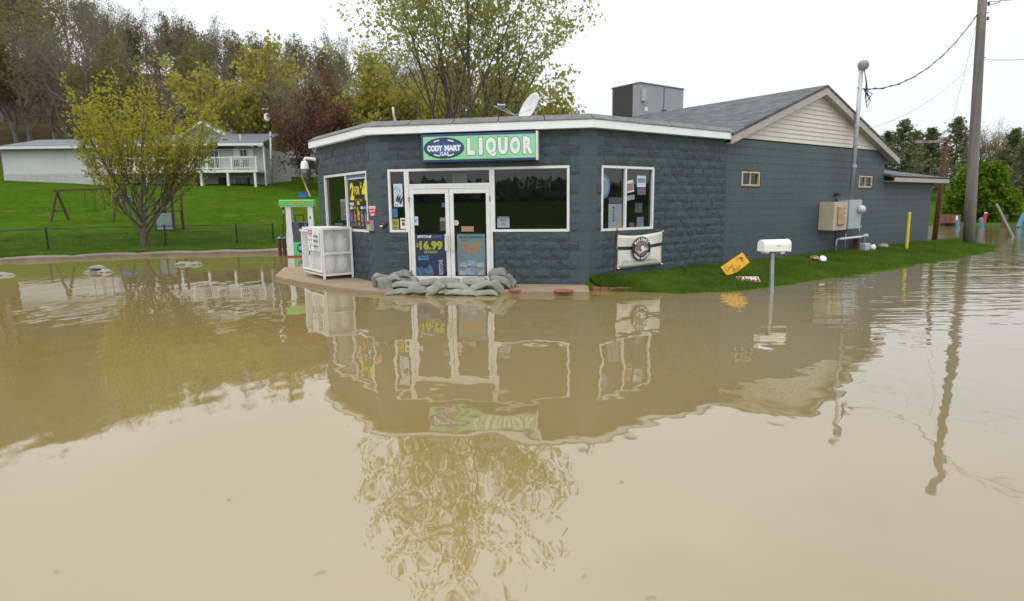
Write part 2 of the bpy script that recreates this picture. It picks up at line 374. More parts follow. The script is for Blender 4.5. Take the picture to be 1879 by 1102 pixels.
# ------------------------------------------------------------------ flood water
def water_material():
    mt = bpy.data.materials.new('muddy_flood_water'); mt.use_nodes = True; nt = mt.node_tree; N = nt.nodes; L = nt.links
    b = N['Principled BSDF']; b.inputs['Roughness'].default_value = .02; b.inputs['IOR'].default_value = 2.05
    g = N.new('ShaderNodeNewGeometry'); P = g.outputs['Position']
    def mapv(scale, rot=0):
        q = N.new('ShaderNodeMapping'); q.inputs['Scale'].default_value = scale; q.inputs['Rotation'].default_value = (0, 0, rot); L.new(P, q.inputs[0]); return q.outputs[0]
    def noise(v, sc, det=2, rough=.5):
        n = N.new('ShaderNodeTexNoise'); n.inputs['Scale'].default_value = sc; n.inputs['Detail'].default_value = det; n.inputs['Roughness'].default_value = rough
        L.new(v, n.inputs['Vector']); return n.outputs[0]
    def math_(op, a, c):
        k = N.new('ShaderNodeMath'); k.operation = op
        for i, q in enumerate((a, c)):
            if isinstance(q, (int, float)): k.inputs[i].default_value = q
            else: L.new(q, k.inputs[i])
        return k.outputs[0]
    mr = N.new('ShaderNodeMapRange'); mr.inputs[1].default_value = .3; mr.inputs[2].default_value = .7; L.new(noise(mapv((1, 1, 1)), .18, 4), mr.inputs[0])
    mx = N.new('ShaderNodeMix'); mx.data_type = 'RGBA'; L.new(mr.outputs[0], mx.inputs[0])
    mx.inputs[6].default_value = (.232, .166, .059, 1); mx.inputs[7].default_value = (.200, .147, .059, 1); sp0 = N.new('ShaderNodeSeparateXYZ'); L.new(P, sp0.inputs[0])
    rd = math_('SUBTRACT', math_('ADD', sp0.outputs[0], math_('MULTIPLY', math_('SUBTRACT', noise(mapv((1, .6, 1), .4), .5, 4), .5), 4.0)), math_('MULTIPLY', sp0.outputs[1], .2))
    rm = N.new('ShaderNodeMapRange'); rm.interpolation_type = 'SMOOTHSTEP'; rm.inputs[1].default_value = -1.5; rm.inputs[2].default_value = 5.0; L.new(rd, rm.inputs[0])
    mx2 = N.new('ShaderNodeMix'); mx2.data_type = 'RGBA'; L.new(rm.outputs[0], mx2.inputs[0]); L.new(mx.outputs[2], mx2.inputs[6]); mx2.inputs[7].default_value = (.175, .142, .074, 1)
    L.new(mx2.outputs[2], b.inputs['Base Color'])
    # long lazy undulation everywhere, small wind ripples out to the right
    h1 = math_('MULTIPLY', noise(mapv((1.1, .8, 1), .15), 1.0, 2, .5), .0125)
    h2 = math_('MULTIPLY', noise(mapv((1.25, .8, 1), .5), 2.2, 2), .0026)
    sp = N.new('ShaderNodeSeparateXYZ'); L.new(P, sp.inputs[0])
    k = math_('ADD', math_('SUBTRACT', sp.outputs[0], math_('MULTIPLY', sp.outputs[1], .30)), math_('MULTIPLY', math_('SUBTRACT', noise(mapv((1, 1, 1)), .25, 3), .5), 5.0))
    ms = N.new('ShaderNodeMapRange'); ms.inputs[1].default_value = -2.0; ms.inputs[2].default_value = 6.0; ms.interpolation_type = 'SMOOTHSTEP'; L.new(k, ms.inputs[0])
    nr = N.new('ShaderNodeMapRange'); nr.inputs[1].default_value = 5; nr.inputs[2].default_value = 12; L.new(sp.outputs[1], nr.inputs[0])
    rip = math_('MULTIPLY', math_('MULTIPLY', noise(mapv((.42, 2.6, 1), -.30), 1.15, 2, .55), .026), math_('MULTIPLY', ms.outputs[0], nr.outputs[0]))
    rip2 = math_('MULTIPLY', noise(mapv((.5, 2.2, 1), -.1), 1.6, 2), .0003)
    fa = N.new('ShaderNodeMapRange'); fa.inputs[1].default_value = 9; fa.inputs[2].default_value = 17; fa.inputs[3].default_value = 1; fa.inputs[4].default_value = .3; L.new(sp.outputs[1], fa.inputs[0])
    h1 = math_('MULTIPLY', h1, fa.outputs[0]); h2 = math_('MULTIPLY', h2, fa.outputs[0])
    h = math_('ADD', math_('ADD', h1, h2), math_('ADD', rip, rip2))
    bp = N.new('ShaderNodeBump'); bp.inputs['Strength'].default_value = 1; bp.inputs['Distance'].default_value = 1.0; L.new(h, bp.inputs['Height'])
    L.new(bp.outputs[0], b.inputs['Normal'])
    return mt
w = MB(); w.add([(-420, -300, 0), (420, -300, 0), (420, 520, 0), (-420, 520, 0)], [(0, 1, 2, 3)])
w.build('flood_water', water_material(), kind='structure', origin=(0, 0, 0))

# kerb and dirt bank along the far left shore
kp = [(-60, 3.0), (-30, 16.9), (-18.65, 22.43), (-14.78, 24.27), (-9.75, 25.15), (-5.5, 25.9)]
M_kerb = pm('kerb_stone', (.215, .165, .12), .9, (.15, .112, .078), vs=1.5, bump=.6, bs=12, dirt=(.12, .085, .05), ds=1.2, dlo=.5, dhi=.7)
kb = MB(); pts = []
for (x0, y0), (x1, y1) in zip(kp[:-1], kp[1:]):
    for i in range(8): pts.append((x0 + (x1 - x0) * i / 8, y0 + (y1 - y0) * i / 8))
pts.append(kp[-1])
for (x0, y0), (x1, y1) in zip(pts[:-1], pts[1:]):
    d = Vector((x1 - x0, y1 - y0, 0)).normalized(); n = Vector((-d.y, d.x, 0))
    def ring(x, y, j):
        p = Vector((x, y, 0)); return [p - n * .10 + Vector((0, 0, -.1)), p - n * .07 + Vector((0, 0, .10 + j)), p + n * .12 + Vector((0, 0, .125 + j)), p + n * .75 + Vector((0, 0, .13 + j)), p + n * .85 + Vector((0, 0, -.1))]
    kb.hull(ring(x0, y0, .02 * math.sin(x0 * 3.1)), ring(x1, y1, .02 * math.sin(x1 * 3.1)))
kb.build('kerb', M_kerb, kind='structure')

# ------------------------------------------------------------------ the store
PB = Vector((-3.13, 14.24, 0)); PC = Vector((1.70, 13.38, 0))
DF = (PC - PB).normalized(); LF = (PC - PB).length
R3 = Vector((RD[0], RD[1], 0)); L3 = Vector((LD[0], LD[1], 0)); LA = 3.62; SD = 4.83; SE = 13.95; SF = 18.2
PA = PB + L3 * LA; PD = PC + R3 * SD
FF = frame(PB, DF); FR = frame(PC, R3); FL = frame(PA, -L3)     # wall frames: x along the wall, y into it, z up
ZB, CH, BL = .022, .203, .406                                    # block courses
ZT = 3.46
store = thing('store_building', 'low slate blue block store with angled glass front and white fascia', 'store', (PB + PC) / 2 + Vector((0, 0, .1)))
# backing walls
def quadwall(M, L_, inn=.09, z0=-.3, z1=ZT, th=.12):
    return MB(M).box(0, L_, inn, inn + th, z0, z1)
wf = quadwall(FF, LF).build('wall', M_mortar, store)
wl = quadwall(FL, LA).build('wall', M_mortar, store)
wr = quadwall(FR, SD).build('wall', M_mortar, store)
mb = MB(); kk = 7.18
mb.slab([(PA + R3 * .1).to_2d(), (PA + R3 * 8).to_2d(), (PA + R3 * 8 - L3 * .2).to_2d(), (PA - L3 * .2 + R3 * .1).to_2d()], -.2, ZT - .01)
mb.build('wall', M_mortar, store)

def split_mesh(w, h, seed, rough=True, dep=.09):
    rn = random.Random(seed); g = .0012; nx_, nz_ = (max(2, round(w / .085)), 3) if rough else (1, 1)
    v = []; f = []
    for j in range(nz_ + 1):
        for i in range(nx_ + 1):
            x = g + (w - 2 * g) * i / nx_; z = g + (h - 2 * g) * j / nz_
            edge = i in (0, nx_) or j in (0, nz_)
            if rough:
                y = rn.uniform(-.008, .002) if edge else rn.uniform(-.021, -.006)
                if not edge: x += rn.uniform(-.012, .012); z += rn.uniform(-.012, .012)
            else: y = .0
            v.append((x, y, z))
    idx = lambda i, j: j * (nx_ + 1) + i
    for j in range(nz_):
        for i in range(nx_):
            a, b_, c, d = idx(i, j), idx(i + 1, j), idx(i + 1, j + 1), idx(i, j + 1)
            if not rough: f.append((a, b_, c, d))
            elif rn.random() < .5: f += [(a, b_, c), (a, c, d)]
            else: f += [(a, b_, d), (b_, c, d)]
    per = [idx(i, 0) for i in range(nx_)] + [idx(nx_, j) for j in range(nz_)] + [idx(i, nz_) for i in range(nx_, 0, -1)] + [idx(0, j) for j in range(nz_, 0, -1)]
    o = len(v)
    for p in per: v.append((v[p][0], dep, v[p][2]))
    n = len(per)
    for k in range(n): f.append((per[k], o + k, o + (k + 1) % n, per[(k + 1) % n]))
    return v, f
_bm = {}
def block_mesh(w, rough, variant, dep=.09):
    key = (round(w, 3), rough, variant)
    if key not in _bm:
        v, f = split_mesh(w, CH, hash(key) % 99991, rough, dep); _bm[key] = mkmesh('block', v, f, M_split if rough else M_smooth)
    return _bm[key]
def course_blocks(L_, openings, cornerL=True, cornerR=True, x0=0.0, z_top=ZT):
    out = []; n = int((z_top - ZB) / CH + .99)
    for c in range(n):
        z = ZB + c * CH
        ivs = [(x0, L_)]
        for (a, b_, q0, q1) in openings:
            if z + CH * .5 > q0 and z + CH * .5 < q1:
                nv = []
                for (s, e) in ivs:
                    if b_ <= s or a >= e: nv.append((s, e)); continue
                    if a > s: nv.append((s, a))
                    if b_ < e: nv.append((b_, e))
                ivs = nv
        for (s, e) in ivs:
            cuts = [s]; k = math.floor((s - x0) / BL) - 1
            cl = (BL if c % 2 else BL / 2); 
            joints = [x0 + cl + BL * i for i in range(60)]
            for j in joints:
                if s + .07 < j < e - .07: cuts.append(j)
            cuts.append(e)
            for a, b_ in zip(cuts[:-1], cuts[1:]):
                sm = (cornerL and a < x0 + .03) or (cornerR and b_ > L_ - .03)
                out.append((a, z, b_ - a, not sm))
    return out
OPF = [(.36, 4.47, 1.24, 2.66), (.78, 2.80, 0, 2.66)]
OPR = [(.33, 2.03, 1.24, 2.66)]
OPL = [(LA - 3.12, LA - .33, 1.24, 2.66)]
allb = []
for M, wall, L_, op in ((FF, wf, LF, OPF), (FR, wr, SD, OPR), (FL, wl, LA, OPL)):
    for (s, z, w_, rough) in course_blocks(L_, op, True, M is not FR):
        if z < -.05: continue
        p = M @ Vector((s + w_ / 2, 0, z + .1)); d = ray(0, 0)
        ln = (p - CAMP); nrm = M.to_3x3() @ Vector((0, -1, 0)); size = -ln.normalized().dot(nrm) * w_ / ln.length
        allb.append((size, M, wall, s, z, w_, rough))
allb.sort(key=lambda q: -q[0])
rest = {}
for i, (size, M, wall, s, z, w_, rough) in enumerate(allb):
    rn = random.Random(i * 13 + 5); out = rn.uniform(-.006, .004) if rough else 0
    Mb = M @ Matrix.Translation((s, out, z))
    if i < 300:
        o = bpy.data.objects.new('block', block_mesh(w_, rough, rn.randrange(9) if abs(w_ - BL) < .01 else rn.randrange(3)))
        link(o, Mb, wall)
    else:
        r_ = rest.setdefault((wall.name, rough), (wall, rough, MB()))
        v, f = split_mesh(w_, CH, i, rough); r_[2].M = Mb; r_[2].add(v, f)
for wall, rough, mb in rest.values():
    mb.build('far_blocks', M_split if rough else M_smooth, wall, kind='stuff')

# --- storefront frames, panes and doors
def bars(mb, rects, y0=-.012, y1=.085):
    for (a, b_, c, d) in rects: mb.box(a, b_, y0, y1, c, d)
    return mb
def window(M, a, b_, z0, z1, mull=(), fw=.055, glass=None, mat=None, bev=.004):
    mat = mat or M_alum
    mb = MB(M); bars(mb, [(a, b_, z1 - fw, z1), (a, b_, z0, z0 + fw), (a, a + fw, z0 + fw, z1 - fw), (b_ - fw, b_, z0 + fw, z1 - fw)])
    win = mb.build('window', mat, store, bevel=bev)
    xs = [a + fw] + [q for mm in mull for q in (mm - fw / 2, mm + fw / 2)] + [b_ - fw]
    for mm in mull: MB(M).box(mm - fw / 2, mm + fw / 2, -.010, .08, z0 + fw, z1 - fw).build('mullion', mat, win)
    for p, q in zip(xs[0::2], xs[1::2]):
        MB(M).box(p - .005, q + .005, .045, .055, z0 + fw - .005, z1 - fw + .005).build('pane', glass or M_glass, win)
    return win
window(FF, .36, .80, 1.245, 2.655)
window(FF, 2.765, 4.465, 1.245, 2.655)
window(FF, .803, 2.762, 2.265, 2.655)
window(FR, .33, 2.03, 1.235, 2.655, mull=(1.09,))
window(FL, LA - 3.12, LA - .33, 1.235, 2.655, mull=(LA - 1.63,))
MB(FF).box(.80, .85, -.010, .085, .10, 2.262).box(2.715, 2.765, -.010, .085, .10, 2.262).box(.85, 2.715, -.010, .085, 2.21, 2.262).build('door_frame', M_alum, store, bevel=.004)
MB(FF).box(.80, 2.765, -.03, .085, .09, .135).build('door_sill', M_galv, store)
for (a, b_, hs) in ((.856, 1.778, 1), (1.788, 2.709, -1)):
    mb = MB(FF); bars(mb, [(a, a + .09, .14, 2.205), (b_ - .09, b_, .14, 2.205), (a + .09, b_ - .09, 2.10, 2.205), (a + .09, b_ - .09, .14, .245)], -.004, .06)
    dr = mb.build('door', M_alum, store, bevel=.004)
    MB(FF).box(a + .085, b_ - .085, .03, .04, .24, 2.105).build('pane', M_glass, dr)
    hx = b_ - .075 if hs > 0 else a + .075
    MB(FF).box(hx - .035, hx + .035, -.06, -.045, .83, 1.20).box(hx - .02, hx + .02, -.046, -.003, .86, .89).box(hx - .02, hx + .02, -.046, -.003, 1.14, 1.17).build('handle', pm('handle_cream', (.66, .63, .56), .4), dr, bevel=.006)
    for hz_ in (.32, 1.98):
        xx = a - .004 if hs > 0 else b_ + .004
        MB(FF).tube([(xx, -.016, hz_ - .06), (xx, -.016, hz_ + .06)], .012, 8).build('hinge', pm('hinge_bronze', (.16, .10, .06), .5), dr)
# --- fascia and roof
def offs(ds, z):                       # outline of the eaves pushed out by ds
    a = PA - R3 * ds + L3 * .12; d_ = PD + R3 * .13 - L3 * ds
    nF = Vector((DF.y, -DF.x, 0))
    def inter(p, u, q, v):
        t = ((q - p).x * v.y - (q - p).y * v.x) / (u.x * v.y - u.y * v.x); return p + u * t
    b_ = inter(PA - R3 * ds, L3, PB + nF * ds, DF); c = inter(PB + nF * ds, DF, PC - L3 * ds, R3)
    return [Vector((p.x, p.y, z)) for p in (a, b_, c, d_)]
o0, o1, i0, i1 = offs(.16, ZT - .05), offs(.16, ZT + .115), offs(-.05, ZT - .045), offs(-.05, ZT + .11)
for k in range(3):
    MB().hull([o0[k], o1[k], i1[k], i0[k]], [o0[k + 1], o1[k + 1], i1[k + 1], i0[k + 1]]).build('fascia', M_fascia, store, bevel=.006)
s0, s1, s2, s3 = offs(.175, ZT + .118), offs(.165, ZT + .14), offs(-.02, ZT + .255), offs(-.06, ZT + .12)
for k in range(3):
    n_ = 5 if k == 1 else 4
    for q in range(n_):
        A_ = [p[k].lerp(p[k + 1], q / n_) for p in (s0, s1, s2, s3)]; B_ = [p[k].lerp(p[k + 1], (q + 1) / n_ - .004) for p in (s0, s1, s2, s3)]
        MB().hull(A_, B_).build('roof_edge_panel', M_shing, store)
rp = [p.to_2d() for p in offs(-.05, 0)]; rp[0] = (PA + R3 * .05).to_2d(); rp[3] = PD.to_2d()
MB().slab(rp + [(PD + L3 * kk).to_2d(), (PA + R3 * 1.0).to_2d()], ZT - .03, ZT + .10).build('flat_roof', M_shing, store)

# --- gabled side building
ZE, ZP, SP = 3.60, 5.19, 9.30; SLP = (ZP - ZE) / (SP - 4.83)
IN = .05; DEP = 12.0
mb = MB(FR); mb.box(SD + .02, SE, IN + .09, IN + .25, -.3, 3.52); mb.box(SE - .2, SE - .01, IN + .26, DEP, -.3, 3.5); mb.box(SD + .02, SE - .01, DEP - .2, DEP, -.3, 3.5)
wg = mb.build('wall', M_mortar, store)
def smooth_blocks(x0, x1, z1, inn, ops, dep=.085, name='smooth_blocks'):
    mb = MB()
    for (s, z, w_, rough) in course_blocks(x1, ops, False, False, x0, z1):
        h = min(CH, z1 - z); g = .0006
        if h < .05: continue
        mb.M = FR @ Matrix.Translation((s, inn + random.uniform(-.0015, .0015), z))
        c = .0055; v = [(g + c, 0, g + c), (w_ - g - c, 0, g + c), (w_ - g - c, 0, h - g - c), (g + c, 0, h - g - c), (g, c, g), (w_ - g, c, g), (w_ - g, c, h - g), (g, c, h - g), (g, dep, g), (w_ - g, dep, g), (w_ - g, dep, h - g), (g, dep, h - g)]
        f = [(0, 1, 2, 3)] + [(k, 4 + k, 4 + (k + 1) % 4, (k + 1) % 4) for k in range(4)] + [(4 + k, 8 + k, 8 + (k + 1) % 4, 4 + (k + 1) % 4) for k in range(4)]
        mb.add(v, f)
    return mb
smooth_blocks(SD + .0, SE, 3.5, IN, [(5.58, 6.47, 2.25, 2.66), (12.17, 13.15, 2.25, 2.66)]).build('smooth_blocks', M_gable, wg, kind='stuff')
M_oldframe = pm('flaking_window_frame', (.58, .50, .38), .7, (.5, .42, .3), vs=9, dirt=(.26, .10, .04), ds=13, dlo=.52, dhi=.66)
for a, b_ in ((5.60, 6.45), (12.19, 13.13)):
    mb = MB(FR); bars(mb, [(a, b_, 2.60, 2.65), (a, b_, 2.255, 2.305), (a, a + .06, 2.305, 2.60), (b_ - .06, b_, 2.305, 2.60)], IN + .01, IN + .11)
    wn = mb.build('window', M_oldframe, store, bevel=.004)
    MB(FR).box(a - .02, b_ + .02, IN - .02, IN + .02, 2.235, 2.262).build('sill', M_rust, wn)
    mid = (a + b_) / 2
    MB(FR).box(mid - .02, mid + .02, IN + .03, IN + .07, 2.305, 2.60).build('mullion', M_oldframe, wn)
    for p, q in ((a + .055, mid - .015), (mid + .015, b_ - .055)): MB(FR).box(p, q, IN + .06, IN + .07, 2.30, 2.605).build('pane', M_glass2, wn)
# lapped siding in the gable, board by board
nb = 13; hb = (ZP - .1 - 3.5) / nb
for k in range(nb):
    z0 = 3.5 + k * hb; z1 = z0 + hb + .012
    def lr(z): return max(SD - .02, SP - (ZP - .06 - z) / SLP), min(SE, SP + (ZP - .06 - z) / SLP)
    (a0, b0), (a1, b1) = lr(z0), lr(z1)
    if b1 - a1 < .05: a1 = b1 = SP; a1 -= .02; b1 += .02
    y0, y1 = IN - .035, IN - .012
    MB(FR).hull([(a0, y0, z0), (b0, y0, z0), (b0, IN + .1, z0), (a0, IN + .1, z0)], [(a1, y1, z1), (b1, y1, z1), (b1, IN + .1, z1), (a1, IN + .1, z1)]).build('siding_board', M_siding, store)
# roof slopes, rake boards
def shingle_material():
    mt = pm('roof_shingles', (.105, .108, .115), .9, (.06, .062, .068), vs=2.2, bump=0)
    nt = mt.node_tree; N = nt.nodes; L = nt.links; b = N['Principled BSDF']
    tcn = N.new('ShaderNodeTexCoord'); br = N.new('ShaderNodeTexBrick'); br.inputs['Scale'].default_value = 1
    br.inputs['Brick Width'].default_value = .34; br.inputs['Row Height'].default_value = .14; br.inputs['Mortar Size'].default_value = .008
    br.inputs['Color1'].default_value = (.7, .7, .7, 1); br.inputs['Color2'].default_value = (1.35, 1.3, 1.25, 1); br.inputs['Mortar'].default_value = (.4, .4, .4, 1)
    br.inputs['Bias'].default_value = .1
    L.new(tcn.outputs['Object'], br.inputs['Vector'])
    src = b.inputs['Base Color'].links[0].from_socket
    mx = N.new('ShaderNodeMix'); mx.data_type = 'RGBA'; mx.blend_type = 'MULTIPLY'; mx.inputs[0].default_value = 1; L.new(src, mx.inputs[6]); L.new(br.outputs[0], mx.inputs[7])
    L.new(mx.outputs[2], b.inputs['Base Color'])
    bp = N.new('ShaderNodeBump'); bp.inputs['Distance'].default_value = .02; bp.inputs['Strength'].default_value = .8; L.new(br.outputs[0], bp.inputs['Height']); L.new(bp.outputs[0], b.inputs['Normal'])
    return mt
M_roof = shingle_material()
def roof_slab(name, pts, parent, th=.07, mat=None):      # pts: 3 or 4 corners, first edge = eave; the mesh's x-y runs in the roof plane
    pts = [Vector(p) for p in pts]; X = (pts[1] - pts[0]).normalized(); nrm = X.cross(pts[2] - pts[0]).normalized()
    if nrm.z < 0: nrm = -nrm
    Yv = nrm.cross(X); M = Matrix.Identity(4)
    for i, v in enumerate((X, Yv, nrm)):
        for j in range(3): M[j][i] = v[j]
    M.translation = pts[0]; Mi = M.inverted(); loc = [Mi @ p for p in pts]; n = len(loc)
    v = [(p.x, p.y, 0) for p in loc] + [(p.x, p.y, -th) for p in loc]
    f = [tuple(range(n)), tuple(range(2 * n - 1, n - 1, -1))] + [(i, (i + 1) % n, (i + 1) % n + n, i + n) for i in range(n)]
    o = bpy.data.objects.new(name, mkmesh(name, v, f, mat or M_roof)); link(o, M, parent); return o
OV = -.20
eL, eR = 4.72, 14.52
zl, zr = ZP - SLP * (SP - eL), ZP - SLP * (eR - SP)
W_ = lambda s, i, z: FR @ Vector((s, i, z))
roof1 = roof_slab('roof', [W_(eL, DEP, zl), W_(eL, OV, zl), W_(SP, OV, ZP), W_(SP, DEP, ZP)], store)
roof2 = roof_slab('roof', [W_(eR, OV, zr), W_(eR, DEP, zr), W_(SP, DEP, ZP), W_(SP, OV, ZP)], store)
for (s0_, z0_), (s1_, z1_) in (((eL, zl), (SP, ZP)), ((SP, ZP), (eR, zr))):
    MB(FR).hull([(s0_, OV + .012, z0_ - .075), (s0_, OV + .012, z0_ - .27), (s0_, OV + .05, z0_ - .27), (s0_, OV + .05, z0_ - .075)], [(s1_, OV + .012, z1_ - .075), (s1_, OV + .012, z1_ - .27), (s1_, OV + .05, z1_ - .27), (s1_, OV + .05, z1_ - .075)]).build('rake_board', M_beige, store)
    MB(FR).hull([(s0_, OV + .052, z0_ - .24), (s1_, OV + .052, z1_ - .24), (s1_, IN, z1_ - .24), (s0_, IN, z0_ - .24)], [(s0_, OV + .052, z0_ - .26), (s1_, OV + .052, z1_ - .26), (s1_, IN, z1_ - .26), (s0_, IN, z0_ - .26)]).build('soffit', M_beige, store)
# lower lean-to at the far end
mb = MB(FR); mb.box(SE + .01, SF - .01, .16, .3, -.3, 2.55); mb.box(SF - .2, SF, .16, 6, -.3, 2.55); mb.box(SE, SF, 5.9, 6, -.3, 2.55)
wlean = mb.build('wall', M_mortar, store)
smooth_blocks(SE + .01, SF, 2.56, .07, []).build('smooth_blocks', M_gable, wlean, kind='stuff')
ap = W_(SE - .0, 3.1, 3.42); e0, e1, e2 = W_(SE + .03, -.30, 2.66), W_(SF + .55, -.30, 2.66), W_(SF + .55, 6.4, 2.66)
roof_slab('roof', [e0, e1, ap], store); roof_slab('roof', [e1, e2, ap], store)
MB(FR).box(SE + .03, SF + .54, -.305, -.27, 2.46, 2.60).box(SF + .51, SF + .545, -.268, 6.3, 2.46, 2.60).box(SE + .03, SF + .50, -.268, .1, 2.47, 2.49).build('eave_board', M_beige, store)

# --- walkway of stained concrete round the front
def walk():
    nF = Vector((DF.y, -DF.x, 0))
    p = [PA - R3 * .02 + L3 * 1.5, Vector((-6.75, 18.2, 0)), Vector((-6.2, 16.05, 0)), Vector((-5.72, 15.45, 0)), Vector((-4.98, 14.63, 0)), Vector((-4.05, 13.75, 0)), Vector((-3.4, 13.18, 0)), Vector((-2.8, 12.86, 0)), Vector((-1.9, 12.74, 0)), Vector((1.58, 12.41, 0)), PC - L3 * .0 + Vector((-.03, -.0, 0)), PB + Vector((0, .1, 0))]
    mb = MB(); mb.slab([q.to_2d() for q in p], -.3, .085)
    return mb.build('pavement', M_conc, kind='structure', bevel=.02)
walk()
M_cover = pm('rusty_red_cover', (.30, .085, .04), .8, (.21, .07, .04), vs=9)
for px, py, rx, lb in ((945, 531, .15, 'smaller rusty red round cover in the walkway next to sandbags'), (1034, 531.5, .21, 'larger rusty red round cover in walkway near store corner')):
    c = onz(px, py, .1); MB().lathe([(rx, 0), (rx, .010), (rx * .93, .013), (rx * .3, .013)], 20, (c.x, c.y, .08)).build('valve_cover', M_cover, label=lb, cat='cover', group='round covers in the walkway')
# low red-brown step past the end of the walkway
st = thing('brick_step', 'low rusty red brick edging piece beside the walkway end', 'step', (2.1, 13.0, 0))
for k in range(5):
    MB(frame((1.72 + k * .165, 12.98 - k * .016, -.1), (1, -.1, 0))).box(0, .158, 0, .34, 0, .17 + .006 * (k % 2)).build('brick', pm('red_brown_brick', (.24, .095, .05), .85, (.17, .06, .035), vs=7, bump=.5, dirt=(.3, .2, .13), ds=6), st, bevel=.008)

# ------------------------------------------------------------------ sign over the door
sg = thing('store_sign', 'long green sign reading CODY MART GAS LIQUOR above the glass doors', 'sign', FF @ Vector((2.52, 0, 2.78)))
MB(FF).box(1.24, 3.80, -.20, .0, 2.775, 3.365).build('cabinet', M_navy, sg, bevel=.01)
MB(FF).box(1.29, 3.765, -.212, -.202, 2.825, 3.315).build('face', M_green_face, sg)
MB(FF).box(3.772, 3.812, -.216, -.0, 2.772, 3.372).build('end_trim', M_white, sg)
ov = MB(FF).disc(1.755, 3.07, .455, .225, -.2155, 40, -.2125).build('emblem', pm('emblem_ring', (.05, .16, .06), .4), sg)
MB(FF).disc(1.755, 3.07, .44, .212, -.2185, 40, -.216).build('oval', M_print_k, ov)
MB(FF).disc(1.755, 3.07, .425, .198, -.2215, 40, -.219).build('oval_face', M_oval, ov)
MB(FF).disc(1.755, 3.055, .36, .085, -.2235, 40, -.222).build('oval_glow', M_ovalhi, ov)
for sgn in (1, -1):
    pl = [(1.755 + .36 * math.cos(a), 3.07 + sgn * .185 * math.sin(a)) for a in [math.radians(q) for q in range(50, 131, 8)]] + [(1.755 + .33 * math.cos(a), 3.07 + sgn * .160 * math.sin(a)) for a in [math.radians(q) for q in range(130, 49, -8)]]
    half = len(pl) // 2
    for a, b_ in ((0, 4), (half - 4, half)):
        q = pl[a:b_] + pl[len(pl) - b_:len(pl) - a]
        MB(FF).prism(q, -.2245, -.2235).build('highlight', M_print_w, ov)
txt('CODY', FF, 1.555, 3.065, .345, .128, M_print_w, ov, y=-.227, off=.06)
txt('MART', FF, 1.955, 3.065, .365, .128, M_print_w, ov, y=-.227, off=.06)
txt('GAS', FF, 1.765, 2.945, .20, .075, M_print_w, ov, y=-.227, off=.035)
LX = [2.36, 2.575, 2.80, 3.06, 3.325, 3.60]; LWd = [.17, .085, .235, .215, .225, .215]
for ch, x, w_ in zip('LIQUOR', LX, LWd):
    hh = .36 if ch != 'Q' else .405; zc = 3.085 if ch != 'Q' else 3.063
    txt(ch, FF, x, zc, w_ + .028, hh + .028, pm('letter_outline', (.16, .17, .2), .4), sg, y=-.2135, off=.075)
    txt(ch, FF, x, zc, w_, hh, M_print_w, sg, y=-.2155, off=.06)

# ------------------------------------------------------------------ posters and stickers on the glass
def poster(name, label, M, x0, x1, z0, z1, mat, y=.04, cat='poster', group=None):
    return MB(M).box(x0, x1, y - .002, y, z0, z1).build(name, mat, None, label=label, cat=cat, group=group, origin=M @ Vector(((x0 + x1) / 2, y, z0)))
def patch(M, par, x0, x1, z0, z1, mat, y, name='print'):
    return MB(M).box(x0, x1, y - .0012, y, z0, z1).build(name, mat, par)
def can(M, par, cx, z0, w_, h, mats, y, letter=None):
    pr = [(cx - w_ / 2, z0 + h * .06), (cx - w_ * .4, z0), (cx + w_ * .4, z0), (cx + w_ / 2, z0 + h * .06), (cx + w_ / 2, z0 + h * .86), (cx + w_ * .36, z0 + h), (cx - w_ * .36, z0 + h), (cx - w_ / 2, z0 + h * .86)]
    c = MB(M).prism(pr, y - .0012, y).build('can', mats[0], par)
    MB(M).prism([(cx - w_ * .47, z0 + h * .87), (cx + w_ * .47, z0 + h * .87), (cx + w_ * .36, z0 + h), (cx - w_ * .36, z0 + h)], y - .003, y - .0015).build('lid', mats[1], c)
    return c
P1 = pm('poster_navy', (.020, .026, .058), .35, (.028, .036, .08), vs=3)
ps = poster('beer_poster', 'dark blue beer poster with yellow $16.99 on the left door', FF, .945, 1.64, .262, 1.195, P1, .027)
txt('KEYSTONE', FF, 1.17, 1.145, .34, .058, M_print_w, ps, y=.0235, off=.03, shear=.25)
txt('LIGHT', FF, 1.47, 1.145, .24, .058, pm('print_blue', (.06, .2, .5), .4), ps, y=.0235, off=.02, shear=.25)
M_yl = pm('print_yellow', (.40, .40, .03), .4)
txt('$', FF, 1.0, .95, .05, .11, M_yl, ps, y=.0235, off=.03)
txt('16.99', FF, 1.32, .945, .54, .205, M_yl, ps, y=.0235, off=.045)
txt('30 PACKS', FF, 1.31, .795, .30, .06, M_yl, ps, y=.0235, off=.03)
M_sky = pm('print_skyblue', (.08, .28, .6), .4, (.15, .4, .7), vs=9)
for zz in (.69, .63): txt('ALWAYS' if zz > .65 else 'SMOOTH', FF, 1.13, zz, .24, .045, M_sky, ps, y=.0235, off=.02)
MB(FF).prism([(.955, .27), (1.36, .27), (1.36, .42), (1.28, .51), (1.22, .45), (1.15, .40), (1.07, .46), (1.01, .42), (.955, .50)], .0225, .024).build('mountain', pm('print_mountain', (.025, .06, .15), .4, (.1, .18, .32), vs=14), ps)
txt('KEYSTONE', FF @ Matrix.Translation((1.54, 0, .45)) @ Matrix.Rotation(-math.pi / 2, 4, 'Y'), 0, 0, .34, .10, pm('print_silver', (.42, .44, .5), .4), ps, y=.0235, off=.03)
P2 = pm('poster_teal', (.12, .19, .20), .35, (.15, .22, .23), vs=2)
ps = poster('beer_poster', 'pale teal beer poster with orange welcome words on the right door', FF, 1.935, 2.575, .262, 1.20, P2, .027)
txt('BUSCHHHHH', FF, 2.26, 1.13, .54, .075, pm('print_darkteal', (.03, .09, .13), .4), ps, y=.0235, off=.035)
